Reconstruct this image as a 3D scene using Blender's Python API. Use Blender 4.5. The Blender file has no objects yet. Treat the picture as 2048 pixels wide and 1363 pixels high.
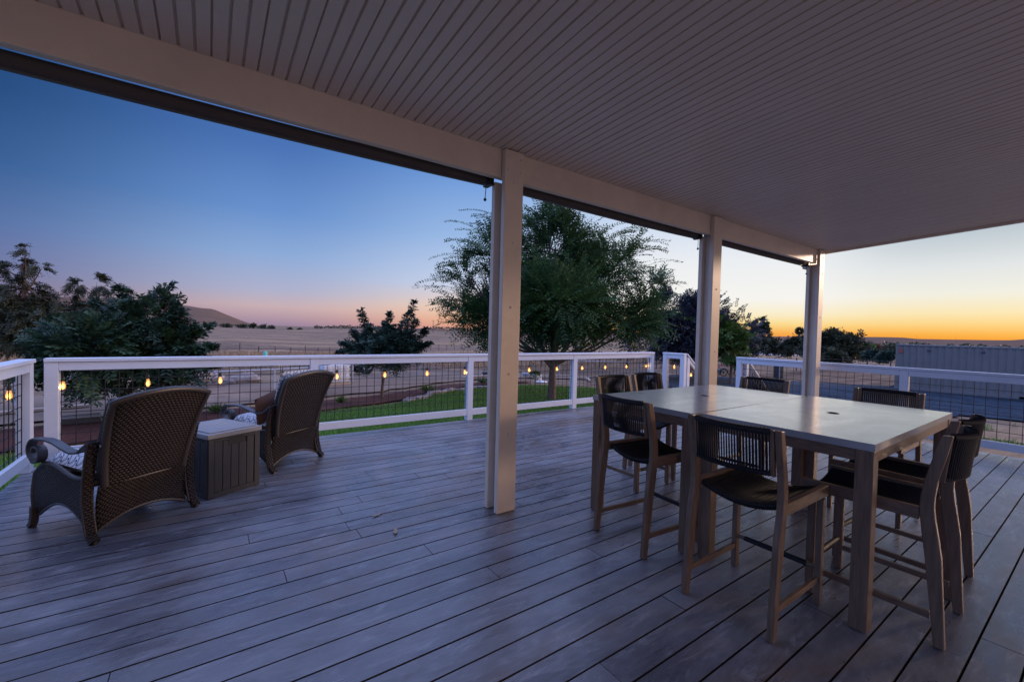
import bpy, math, random
import numpy as np
from mathutils import Vector, Matrix
from mathutils.geometry import delaunay_2d_cdt

S = bpy.context.scene
COL = S.collection
R = math.radians
PI = math.pi

# ------------------------------------------------------------------ camera
EYE = 1.37
YAW, PITCH, ROLL = R(35.14838), R(-1.27627), R(1.493742)
FPX = 862.466            # focal length in pixels of the 2048 px wide frame
FW = np.array([math.sin(YAW)*math.cos(PITCH), math.cos(YAW)*math.cos(PITCH), math.sin(PITCH)])
_r = np.array([math.cos(YAW), -math.sin(YAW), 0.0])
_u = np.cross(_r, FW)
RT = math.cos(ROLL)*_r + math.sin(ROLL)*_u
UP = -math.sin(ROLL)*_r + math.cos(ROLL)*_u
cam_data = bpy.data.cameras.new("camera")
cam = bpy.data.objects.new("camera", cam_data)
COL.objects.link(cam)
cam_data.sensor_width = 36.0
cam_data.lens = FPX/2048*36.0
cam_data.clip_start = 0.05
cam_data.clip_end = 20000
M = Matrix(((RT[0], UP[0], -FW[0], 0), (RT[1], UP[1], -FW[1], 0), (RT[2], UP[2], -FW[2], EYE), (0, 0, 0, 1)))
cam.matrix_world = M
S.camera = cam
S.render.resolution_x, S.render.resolution_y = 1024, 681


def far(px, py, depth):
    """real place of something seen at (px, py) and known to stand 'depth' metres ahead"""
    d = FW + (px-1024)/FPX*RT - (py-681.5)/FPX*UP
    return Vector((d[0]*depth, d[1]*depth, EYE+d[2]*depth))


# ------------------------------------------------------------------ world, sun, exposure
def lin(r, g, b, k=1.0):
    def f(c):
        c /= 255.0
        return (c/12.92 if c <= 0.04045 else ((c+0.055)/1.055)**2.4)*k
    return (f(r), f(g), f(b), 1.0)


SUN_AZ = 107.0     # degrees from +Y towards +X
SUN_EL = 10.0
ZEN, REAR, LEFT = 5.3, 2.1, 2.9
ZEN_C, REAR_C, LEFT_C = (108, 122, 166), (200, 168, 146), (94, 122, 180)
W = bpy.data.worlds.new("World")
S.world = W
W.use_nodes = True
wn, wl = W.node_tree.nodes, W.node_tree.links
wn.clear()


def wmath(op, a, b=None, c=None):
    n = wn.new('ShaderNodeMath'); n.operation = op
    for i, v in enumerate((a, b, c)):
        if v is None: continue
        if isinstance(v, (int, float)): n.inputs[i].default_value = v
        else: wl.new(v, n.inputs[i])
    return n.outputs[0]


tc = wn.new('ShaderNodeTexCoord')
nrm = wn.new('ShaderNodeVectorMath'); nrm.operation = 'NORMALIZE'
wl.new(tc.outputs['Generated'], nrm.inputs[0])
sp = wn.new('ShaderNodeSeparateXYZ'); wl.new(nrm.outputs[0], sp.inputs[0])
sx, sy = math.sin(R(84)), math.cos(R(84))
hor = wmath('SQRT', wmath('ADD', wmath('MULTIPLY', sp.outputs[0], sp.outputs[0]),
                          wmath('ADD', wmath('MULTIPLY', sp.outputs[1], sp.outputs[1]), 1e-5)))
cz = wmath('DIVIDE', wmath('ADD', wmath('MULTIPLY', sp.outputs[0], sx), wmath('MULTIPLY', sp.outputs[1], sy)), hor)
el = wmath('DIVIDE', wmath('ARCSINE', sp.outputs[2]), R(90))       # 0 horizon .. 1 zenith


def sky_ramp(stops):
    n = wn.new('ShaderNodeValToRGB')
    n.color_ramp.interpolation = 'B_SPLINE' if False else 'LINEAR'
    e = n.color_ramp.elements
    while len(e) > 1: e.remove(e[-1])
    first = True
    for deg, c in stops:
        p = deg/90.0
        if first: e[0].position = p; e[0].color = lin(*c); first = False
        else:
            q = e.new(p); q.color = lin(*c)
    wl.new(el, n.inputs[0])
    return n.outputs[0]


A = sky_ramp([(0, (112, 96, 124)), (1.5, (122, 110, 146)), (4, (108, 114, 160)), (8, (82, 108, 164)), (13, (48, 90, 146)), (19, (28, 70, 122)), (40, (24, 56, 118)), (90, (22, 48, 104))])
B = sky_ramp([(0, (156, 134, 162)), (1, (184, 156, 170)), (2.2, (204, 178, 184)), (4, (178, 180, 208)), (8, (144, 174, 220)), (13, (106, 148, 210)), (20, (74, 116, 184)), (40, (44, 82, 160)), (90, (30, 60, 124))])
B2 = sky_ramp([(0, (226, 158, 140)), (1.2, (244, 182, 146)), (3, (244, 212, 188)), (6, (206, 216, 240)), (12, (160, 192, 236)), (20, (110, 156, 222)), (40, (54, 94, 172)), (90, (30, 60, 124))])
C = sky_ramp([(0, (247, 146, 60)), (0.7, (254, 182, 88)), (1.6, (255, 222, 144)), (2.6, (254, 240, 202)), (4.4, (251, 249, 244)), (9, (240, 243, 247)), (16, (196, 216, 246)), (40, (70, 110, 180)), (90, (30, 60, 124))])
D = sky_ramp([(0, (246, 146, 38)), (0.8, (254, 182, 74)), (1.7, (255, 214, 134)), (2.8, (253, 234, 184)), (4.6, (244, 242, 230)), (7, (228, 232, 234)), (10, (192, 204, 213)), (16, (140, 174, 212)), (40, (66, 104, 172)), (90, (30, 60, 124))])


def wmix(a, b, lo, hi):
    m = wn.new('ShaderNodeMapRange'); m.interpolation_type = 'SMOOTHSTEP'
    m.inputs['From Min'].default_value = lo; m.inputs['From Max'].default_value = hi
    wl.new(cz, m.inputs['Value'])
    x = wn.new('ShaderNodeMix'); x.data_type = 'RGBA'
    wl.new(m.outputs[0], x.inputs[0]); wl.new(a, x.inputs[6]); wl.new(b, x.inputs[7])
    return x.outputs[2]


sky = wmix(A, B, -0.25, 0.22)
sky = wmix(sky, B2, 0.2, 0.62)
sky = wmix(sky, C, 0.58, 0.88)
sky = wmix(sky, D, 0.965, 1.0)
# fill light added to the unseen sky overhead, behind and left, brighter than ahead
def wrange(v, a, b, c, d):
    m = wn.new('ShaderNodeMapRange'); m.interpolation_type = 'SMOOTHSTEP'
    for k, q in (('From Min', a), ('From Max', b), ('To Min', c), ('To Max', d)): m.inputs[k].default_value = q
    wl.new(v, m.inputs['Value']); return m.outputs[0]


vx, vy = math.sin(R(35)), math.cos(R(35))
cv = wmath('DIVIDE', wmath('ADD', wmath('MULTIPLY', sp.outputs[0], vx), wmath('MULTIPLY', sp.outputs[1], vy)), hor)


def wtint(base, fac, col, k):
    x = wn.new('ShaderNodeMix'); x.data_type = 'RGBA'; x.clamp_factor = True
    wl.new(fac, x.inputs[0]); wl.new(base, x.inputs[6]); x.inputs[7].default_value = lin(*col, k)
    return x.outputs[2]




def wdot(azd):
    ax, ay = math.sin(R(azd)), math.cos(R(azd))
    return wmath('DIVIDE', wmath('ADD', wmath('MULTIPLY', sp.outputs[0], ax), wmath('MULTIPLY', sp.outputs[1], ay)), hor)


sky = wtint(sky, wrange(wdot(150), .44, .92, 0.0, 1.0), REAR_C, REAR)
sky = wtint(sky, wrange(wdot(-95), .22, .85, 0.0, 1.0), LEFT_C, LEFT)
sky = wtint(sky, wrange(el, 21/90, 42/90, 0.0, 1.0), ZEN_C, ZEN)
ns = wn.new('ShaderNodeTexSky'); ns.sky_type = 'NISHITA'; ns.sun_disc = False
ns.sun_elevation = R(SUN_EL); ns.sun_rotation = R(SUN_AZ)
bg1 = wn.new('ShaderNodeBackground'); wl.new(sky, bg1.inputs[0]); bg1.inputs[1].default_value = 1.0
bg2 = wn.new('ShaderNodeBackground'); wl.new(ns.outputs[0], bg2.inputs[0]); bg2.inputs[1].default_value = 0.05
mx = wn.new('ShaderNodeMixShader'); mx.inputs[0].default_value = 0.06
wl.new(bg1.outputs[0], mx.inputs[1]); wl.new(bg2.outputs[0], mx.inputs[2])
wo = wn.new('ShaderNodeOutputWorld'); wl.new(mx.outputs[0], wo.inputs[0])

sd = bpy.data.lights.new("sun", 'SUN')
sun = bpy.data.objects.new("sun", sd); COL.objects.link(sun)
sd.energy = 1.6; sd.angle = R(5); sd.color = (1.0, 0.70, 0.50)
sdir = Vector((math.sin(R(SUN_AZ))*math.cos(R(SUN_EL)), math.cos(R(SUN_AZ))*math.cos(R(SUN_EL)), math.sin(R(SUN_EL))))
sun.rotation_euler = sdir.to_track_quat('Z', 'Y').to_euler()
S.view_settings.view_transform = 'Standard'
S.view_settings.look = 'None'
S.view_settings.gamma = 1.0
S.view_settings.use_curve_mapping = False
S.view_settings.exposure = 0.0
S.render.engine = 'CYCLES'
S.cycles.max_bounces = 6
S.cycles.transparent_max_bounces = 12
S.cycles.use_denoising = True

rnd = random.Random(7)
rng = np.random.default_rng(7)


# ------------------------------------------------------------------ materials
class Mat:
    def __init__(s, name, color=(.5, .5, .5), rough=.6, metal=0.0, spec=0.5):
        s.m = bpy.data.materials.new(name); s.m.use_nodes = True
        s.n, s.l = s.m.node_tree.nodes, s.m.node_tree.links
        s.p = s.n['Principled BSDF']
        s.p.inputs['Base Color'].default_value = (*color, 1)
        s.p.inputs['Roughness'].default_value = rough
        s.p.inputs['Metallic'].default_value = metal
        s.p.inputs['Specular IOR Level'].default_value = spec
        s._tc = None

    def tc(s, which='Object'):
        if s._tc is None: s._tc = s.n.new('ShaderNodeTexCoord')
        return s._tc.outputs[which]

    def mapping(s, scale, which='Object', rot=(0, 0, 0), loc=(0, 0, 0)):
        n = s.n.new('ShaderNodeMapping'); s.l.new(s.tc(which), n.inputs[0])
        n.inputs['Scale'].default_value = scale; n.inputs['Rotation'].default_value = rot
        n.inputs['Location'].default_value = loc
        return n.outputs[0]

    def noise(s, scale, detail=4, rough=.55, vec=None, dist=0.0, out=0):
        n = s.n.new('ShaderNodeTexNoise'); n.inputs['Scale'].default_value = scale
        n.inputs['Detail'].default_value = detail; n.inputs['Roughness'].default_value = rough
        n.inputs['Distortion'].default_value = dist
        s.l.new(vec if vec is not None else s.tc(), n.inputs['Vector'])
        return n.outputs[out]

    def ramp(s, fac, stops):
        n = s.n.new('ShaderNodeValToRGB'); e = n.color_ramp.elements
        while len(e) > 1: e.remove(e[-1])
        for i, (p, c) in enumerate(stops):
            c = (c, c, c, 1) if isinstance(c, (int, float)) else (*c[:3], 1)
            if i == 0: e[0].position = p; e[0].color = c
            else: q = e.new(p); q.color = c
        s.l.new(fac, n.inputs[0]); return n.outputs[0]

    def math(s, op, a, b=None, c=None):
        n = s.n.new('ShaderNodeMath'); n.operation = op
        for i, v in enumerate((a, b, c)):
            if v is None: continue
            if isinstance(v, (int, float)): n.inputs[i].default_value = v
            else: s.l.new(v, n.inputs[i])
        return n.outputs[0]

    def mix(s, fac, a, b, mode='MIX'):
        n = s.n.new('ShaderNodeMix'); n.data_type = 'RGBA'; n.blend_type = mode
        for i, v in ((0, fac), (6, a), (7, b)):
            if isinstance(v, (int, float)): n.inputs[i].default_value = v
            elif isinstance(v, tuple): n.inputs[i].default_value = (*v[:3], 1)
            else: s.l.new(v, n.inputs[i])
        return n.outputs[2]

    def color(s, c): s.l.new(c, s.p.inputs['Base Color'])
    def roughness(s, c): s.l.new(c, s.p.inputs['Roughness'])

    def bump(s, h, strength=.3, dist=.01):
        n = s.n.new('ShaderNodeBump'); n.inputs['Strength'].default_value = strength
        n.inputs['Distance'].default_value = dist
        s.l.new(h, n.inputs['Height']); s.l.new(n.outputs[0], s.p.inputs['Normal'])


def paint(name, c, rough=.5, var=.06, dirt=.12, wood=False):
    m = Mat(name, c, rough)
    n = m.noise(6, 5)
    lo = tuple(v*(1-var) for v in c); hi = tuple(min(1, v*(1+var)) for v in c)
    base = m.mix(n, lo, hi)
    d = m.noise(1.7, 8, .7)
    dr = m.ramp(d, [(.45, 0.0), (.75, dirt)])
    base = m.mix(dr, base, tuple(v*.45 for v in c))
    m.color(base)
    if wood:
        g = m.noise(14, 6, .65, m.mapping((.25, .25, 3.0)))
        m.bump(g, .12, .004)
    else:
        m.bump(m.noise(60, 3), .05, .002)
    return m.m


M_rail = paint("white_painted_wood", (.66, .69, .76), .45, .05, .18, True)
M_cover = paint("almond_aluminium", (.71, .58, .46), .42, .06, .28)
M_black = Mat("black_metal", (.02, .02, .022), .45).m
M_wire = Mat("dark_wire", (.03, .028, .03), .5, .3).m
M_shade = paint("shade_fabric", (.070, .055, .048), .85, .25, .25)
M_plastic = Mat("black_plastic", (.018, .018, .02), .35).m
M_bolt = Mat("painted_bolt", (.62, .56, .50), .35).m


def ceil_mat():
    m = Mat("ceiling_panel", (.30, .275, .27), .38, spec=.9)
    n = m.noise(1.3, 6, .6)
    m.color(m.mix(n, (.58, .48, .40), (.70, .59, .49)))
    m.roughness(m.ramp(m.noise(3, 4), [(.3, .32), (.7, .42)]))
    return m.m


M_ceil = ceil_mat()


def deck_mat():
    m = Mat("deck_boards", (.3, .3, .33), .5, spec=.95)
    s = m.n.new('ShaderNodeSeparateXYZ'); m.l.new(m.tc(), s.inputs[0])
    row = m.math('FLOOR', m.math('DIVIDE', m.math('SUBTRACT', s.outputs[1], 1.947), .1457))
    at = m.n.new('ShaderNodeAttribute'); at.attribute_name = 'board'
    wnz = m.n.new('ShaderNodeTexWhiteNoise'); wnz.noise_dimensions = '1D'
    m.l.new(at.outputs['Fac'], wnz.inputs['W'])
    tint = m.ramp(wnz.outputs[0], [(0, (.066, .070, .086)), (.5, (.098, .103, .124)), (1, (.14, .144, .165))])
    grain = m.noise(9, 7, .65, m.mapping((.35, 6, 1)), .4)
    c = m.mix(m.ramp(grain, [(.3, 0.0), (.75, .55)]), tint, (.15, .145, .175))
    wear = m.noise(1.5, 10, .72, m.mapping((.45, 1.6, 1)), .5)
    c = m.mix(m.ramp(wear, [(.47, 0.0), (.66, .55)]), c, (.30, .31, .345))
    wear3 = m.noise(7, 8, .75, m.mapping((.5, 2.2, 1)), .8)
    c = m.mix(m.ramp(wear3, [(.53, 0.0), (.66, .42)]), c, (.46, .48, .53))
    wear2 = m.noise(2.6, 9, .7, m.mapping((.8, 1.3, 1), loc=(3, 7, 0)), .5)
    c = m.mix(m.ramp(wear2, [(.50, 0.0), (.66, .70)]), c, (.085, .078, .082))
    spots = m.noise(11, 2, .5, m.mapping((1, 2, 1)))
    dust = m.noise(.55, 9, .75, m.mapping((.8, 1.2, 1), loc=(5, 2, 0)), .8)
    c = m.mix(m.ramp(dust, [(.50, 0.0), (.64, .45)]), c, (.28, .29, .32))
    scr = m.noise(34, 4, .6, m.mapping((.25, 1.6, 1), rot=(0, 0, R(24))), 1.2)
    c = m.mix(m.ramp(scr, [(.66, 0.0), (.72, .5)]), c, (.40, .40, .43))
    brn = m.noise(.9, 7, .7, m.mapping((.7, 1.5, 1), loc=(2, 9, 0)), .5)
    c = m.mix(m.ramp(brn, [(.52, 0.0), (.64, .65)]), c, (.15, .105, .085))
    c = m.mix(m.ramp(spots, [(.76, 0.0), (.80, .75)]), c, (.06, .05, .055))
    m.color(c)
    rb = m.noise(4.5, 9, .72, m.mapping((.8, 2.0, 1), loc=(1, 5, 0)), .7)
    m.roughness(m.math('ADD', m.ramp(wear, [(.35, .16), (.65, .34)]), m.ramp(rb, [(.35, 0.0), (.65, .22)])))
    h = m.math('ADD', m.math('MULTIPLY', grain, .6), m.math('MULTIPLY', wear3, .3))
    m.bump(h, .25, .004)
    return m.m


M_deck = deck_mat()


def wood_mat(name, a, b, rough=.5, scale=(2, 18, 18), axis_rot=(0, 0, 0)):
    m = Mat(name, a, rough)
    g = m.noise(4, 7, .6, m.mapping(scale, rot=axis_rot), .6)
    m.color(m.mix(m.ramp(g, [(.3, 0.0), (.7, 1.0)]), a, b))
    m.bump(g, .15, .002)
    return m.m


M_leg = wood_mat("stained_wood_upright", (.20, .118, .072), (.095, .055, .034), .45, (16, 16, 1.6))
M_bar = wood_mat("stained_wood_bar", (.20, .118, .072), (.095, .055, .034), .45, (3, 3, 14))


def table_mat():
    m = Mat("stone_table_top", (.30, .29, .29), .3)
    n = m.noise(3, 9, .65, m.mapping((1, 2.4, 1)), .8)
    m.color(m.mix(n, (.25, .24, .245), (.34, .33, .335)))
    st_ = m.noise(1.6, 9, .7, m.mapping((1, 1.6, 1), loc=(3, 1, 0)), 1.2)
    m.roughness(m.ramp(st_, [(.35, .24), (.65, .46)]))
    m.bump(m.noise(140, 3), .06, .001)
    m.p.inputs['Coat Weight'].default_value = 1.0; m.p.inputs['Coat Roughness'].default_value = .17
    return m.m


M_table = table_mat()


def cord_mat():
    m = Mat("black_cord", (.016, .015, .018), .6, spec=.25)
    w = m.noise(160, 2)
    m.color(m.mix(w, (.006, .006, .008), (.020, .019, .022)))
    m.bump(w, .4, .002)
    return m.m


M_cord = cord_mat()


def wicker_mat():
    m = Mat("brown_wicker", (.09, .07, .06), .5, spec=.3)
    uv = m.tc('UV')
    s = m.n.new('ShaderNodeSeparateXYZ'); m.l.new(uv, s.inputs[0])
    v = m.math('DIVIDE', s.outputs[1], .0165)
    u = m.math('DIVIDE', s.outputs[0], .026)
    par = m.math('MULTIPLY', m.math('MODULO', m.math('ADD', m.math('FLOOR', v), 1000), 2), .5)
    a = m.math('SUBTRACT', m.math('MULTIPLY', m.math('FRACT', m.math('ADD', u, par)), 2), 1)
    b = m.math('SUBTRACT', m.math('MULTIPLY', m.math('FRACT', v), 2), 1)
    ha = m.math('SUBTRACT', 1, m.math('MULTIPLY', a, a))
    hb = m.math('SUBTRACT', 1, m.math('MULTIPLY', b, b))
    h = m.math('MULTIPLY', ha, hb)
    n = m.noise(30, 3)
    col = m.mix(n, (.026, .018, .015), (.066, .048, .041))
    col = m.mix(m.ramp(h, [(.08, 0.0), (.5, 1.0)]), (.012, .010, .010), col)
    m.color(col)
    m.bump(h, 1.0, .012)
    tr = m.n.new('ShaderNodeBsdfTransparent'); mxs = m.n.new('ShaderNodeMixShader')
    hole = m.math('LESS_THAN', h, .07)
    m.l.new(m.math('MULTIPLY', hole, .75), mxs.inputs[0])
    m.l.new(m.p.outputs[0], mxs.inputs[1]); m.l.new(tr.outputs[0], mxs.inputs[2])
    m.l.new(mxs.outputs[0], m.n['Material Output'].inputs[0])
    return m.m


M_wicker = wicker_mat()
M_wickrim = wood_mat("wicker_binding", (.060, .045, .040), (.026, .02, .018), .4, (60, 60, 60))


def cushion_mat():
    m = Mat("trellis_cushion", (.5, .5, .55), .85)
    uv = m.tc('UV')
    s = m.n.new('ShaderNodeSeparateXYZ'); m.l.new(uv, s.inputs[0])
    k = 2*PI/.085
    a = m.math('COSINE', m.math('MULTIPLY', m.math('ADD', s.outputs[0], m.math('MULTIPLY', m.math('SINE', m.math('MULTIPLY', s.outputs[1], k)), .008)), k))
    b = m.math('COSINE', m.math('MULTIPLY', m.math('ADD', s.outputs[1], m.math('MULTIPLY', m.math('SINE', m.math('MULTIPLY', s.outputs[0], k)), .008)), k))
    t = m.math('ABSOLUTE', m.math('ADD', a, b))
    f = m.ramp(t, [(.28, 1.0), (.36, 0.0), (.95, 0.0), (1.0, .9)])
    m.color(m.mix(f, (.03, .045, .09), (.62, .62, .66)))
    m.bump(m.noise(300, 2), .2, .002)
    return m.m


M_cush = cushion_mat()
M_pillow = paint("rust_fabric", (.15, .075, .052), .9, .25, .2)


def box_mat():
    m = Mat("charcoal_resin", (.06, .06, .07), .5)
    g = m.noise(5, 8, .7, m.mapping((14, 14, 1.2)), 1.0)
    m.color(m.mix(g, (.010, .011, .014), (.058, .060, .070)))
    m.bump(g, .5, .004)
    return m.m


M_box = box_mat()
m_ = Mat("charcoal_resin_lid", (.2, .2, .2), .5)
g_ = m_.noise(5, 8, .7, m_.mapping((1.2, 14, 14)), 1.0)
m_.color(m_.mix(g_, (.18, .18, .19), (.34, .34, .35))); m_.bump(g_, .4, .003)
M_lid = m_.m


def ground_mat():
    m = Mat("dry_ground", (.3, .22, .18), .95, spec=.1)
    n1 = m.noise(.05, 10, .62)
    n2 = m.noise(.9, 9, .7)
    n3 = m.noise(9, 6, .7)
    streak = m.noise(.35, 8, .65, m.mapping((.5, 2.2, 1), rot=(0, 0, R(20))))
    far_ = m.noise(.09, 9, .7, m.mapping((.16, 1.5, 1), rot=(0, 0, R(-6))), .4)
    c = m.mix(n1, (.14, .088, .062), (.215, .14, .09))
    c = m.mix(m.ramp(far_, [(.42, 0.0), (.58, .75)]), c, (.36, .25, .165))
    c = m.mix(m.ramp(far_, [(.30, .7), (.42, 0.0)]), c, (.10, .068, .055))
    c = m.mix(m.ramp(streak, [(.4, 0.0), (.62, .65)]), c, (.33, .23, .155))
    c = m.mix(m.ramp(n2, [(.45, 0.0), (.62, .8)]), c, (.12, .078, .062))
    c = m.mix(m.ramp(n3, [(.5, 0.0), (.8, .5)]), c, (.31, .225, .165))
    far2 = m.noise(.12, 9, .68, m.mapping((.05, .35, 1), rot=(0, 0, R(-8))), .5)
    far3 = m.noise(.12, 7, .68, m.mapping((.35, 2.2, 1), rot=(0, 0, R(5)), loc=(9, 4, 0)), .5)
    c = m.mix(m.ramp(far2, [(.49, 0.0), (.57, .75)]), c, (.36, .24, .135))
    c = m.mix(m.ramp(far2, [(.38, .85), (.48, 0.0)]), c, (.075, .048, .036))
    c = m.mix(m.ramp(far3, [(.36, .75), (.47, 0.0)]), c, (.09, .06, .045))
    m.color(c)
    m.bump(m.math('ADD', n2, m.math('MULTIPLY', n3, .35)), .8, .12)
    return m.m


def simple_ground(name, a, b, sc, rough=.95, bump=.5, dist=.03, speck=None, sc2=.8):
    m = Mat(name, a, rough, spec=.15)
    n = m.noise(sc, 8, .75); n2 = m.noise(sc2, 6, .65)
    c = m.mix(m.ramp(n, [(.35, 0.0), (.65, 1.0)]), a, b)
    c = m.mix(m.ramp(n2, [(.40, 0.0), (.62, .7)]), c, tuple(v*.5 for v in a))
    if speck:
        c = m.mix(m.ramp(m.noise(sc*2.2, 3), [(.60, 0.0), (.68, .8)]), c, speck)
    m.color(c); m.bump(n, bump, dist)
    return m.m


M_ground = ground_mat()
M_lawn = simple_ground("lawn_grass", (.055, .145, .022), (.10, .22, .036), 22, .9, .6, .03, (.17, .19, .07), .45)
M_road = simple_ground("packed_dirt", (.20, .135, .10), (.33, .23, .17), 1.4, .95, .5, .05, None, .35)
M_bed = simple_ground("bark_mulch", (.075, .032, .026), (.16, .065, .05), 24, .95, .9, .04, (.22, .11, .09))
M_mound = simple_ground("turned_soil", (.13, .085, .065), (.22, .15, .115), 3, .95, .9, .08)
M_gravel = simple_ground("blue_gravel", (.014, .028, .048), (.042, .066, .098), 9, .9, .9, .05, (.13, .16, .21))
M_hill = None


def hill_mat():
    m = Mat("dry_hill", (.3, .22, .19), 1.0, spec=0)
    n = m.noise(.004, 9, .65); n2 = m.noise(.03, 8, .7, m.mapping((1, 1, 2.5)))
    c = m.mix(n, (.14, .090, .066), (.22, .145, .10))
    c = m.mix(m.ramp(n2, [(.5, 0.0), (.7, .6)]), c, (.09, .062, .053))
    m.color(c); m.bump(n2, .8, 8.0)
    return m.m


M_hill = hill_mat()


def leaf_mat(name, a, b, rough=.55, trans=.25):
    m = Mat(name, a, rough, spec=.35)
    at = m.n.new('ShaderNodeAttribute'); at.attribute_name = 'leafv'
    c = m.mix(at.outputs['Fac'], a, b)
    m.color(c)
    t = m.n.new('ShaderNodeBsdfTranslucent'); m.l.new(c, t.inputs[0])
    x = m.n.new('ShaderNodeMixShader'); x.inputs[0].default_value = trans
    m.l.new(m.p.outputs[0], x.inputs[1]); m.l.new(t.outputs[0], x.inputs[2])
    m.l.new(x.outputs[0], m.n['Material Output'].inputs[0])
    return m.m


M_leaf_green = leaf_mat("leaf_green", (.018, .050, .022), (.060, .125, .036))
M_leaf_teal = leaf_mat("leaf_blue_green", (.015, .040, .040), (.05, .092, .060))
M_leaf_ash = leaf_mat("leaf_ash", (.016, .042, .034), (.06, .115, .055))
M_leaf_blue = leaf_mat("leaf_blue_grey", (.026, .032, .05), (.062, .072, .095))
M_leaf_olive = leaf_mat("leaf_olive", (.026, .034, .022), (.072, .082, .045))
M_leaf_lime = leaf_mat("leaf_yellow_green", (.04, .085, .014), (.10, .17, .035))
M_bark = wood_mat("bark", (.16, .105, .085), (.075, .05, .042), .9, (8, 8, 2))
M_straw = leaf_mat("dry_grass_blades", (.22, .155, .105), (.38, .28, .19))
M_blade = leaf_mat("green_grass_blades", (.055, .14, .026), (.13, .26, .045))
M_rock = simple_ground("rock", (.30, .25, .24), (.46, .40, .38), 3, .9, .8, .06)
M_white = paint("white_plastic", (.72, .72, .76), .5, .05, .2)
M_blue = paint("blue_paint", (.02, .11, .30), .4, .1, .1)
M_teal = paint("turquoise_plastic", (.10, .48, .42), .5)
M_pipe = paint("galvanised_pipe", (.36, .40, .48), .4)
M_post = paint("weathered_post", (.07, .055, .055), .9, .2, .2)
M_tyre = Mat("tyre", (.02, .02, .022), .9).m
M_red = paint("faded_red_paint", (.30, .08, .06), .7)
M_tan = paint("tan_paint", (.42, .33, .27), .8)
M_darkmetal = paint("dark_metal", (.05, .05, .055), .5)
M_cont = paint("container_grey", (.15, .143, .142), .5, .05, .3)
M_stucco = paint("beige_stucco", (.42, .38, .34), .9)
M_leafdry = paint("dry_leaf", (.40, .30, .22), .8)
M_terra = paint("orange_flowers", (.55, .26, .05), .8, .3, .3)


def bulb_mats():
    g = Mat("bulb_glass", (1, .93, .8), .05)
    g.p.inputs['Transmission Weight'].default_value = .0
    g.p.inputs['Base Color'].default_value = (.9, .55, .2, 1)
    g.p.inputs['Emission Color'].default_value = (1, .50, .12, 1)
    g.p.inputs['Emission Strength'].default_value = .55
    g.p.inputs['Alpha'].default_value = .45
    f = Mat("filament", (1, .7, .3), .5)
    f.p.inputs['Emission Color'].default_value = (1, .60, .16, 1)
    f.p.inputs['Emission Strength'].default_value = 2.6
    return g.m, f.m


M_bulb, M_fil = bulb_mats()


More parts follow.
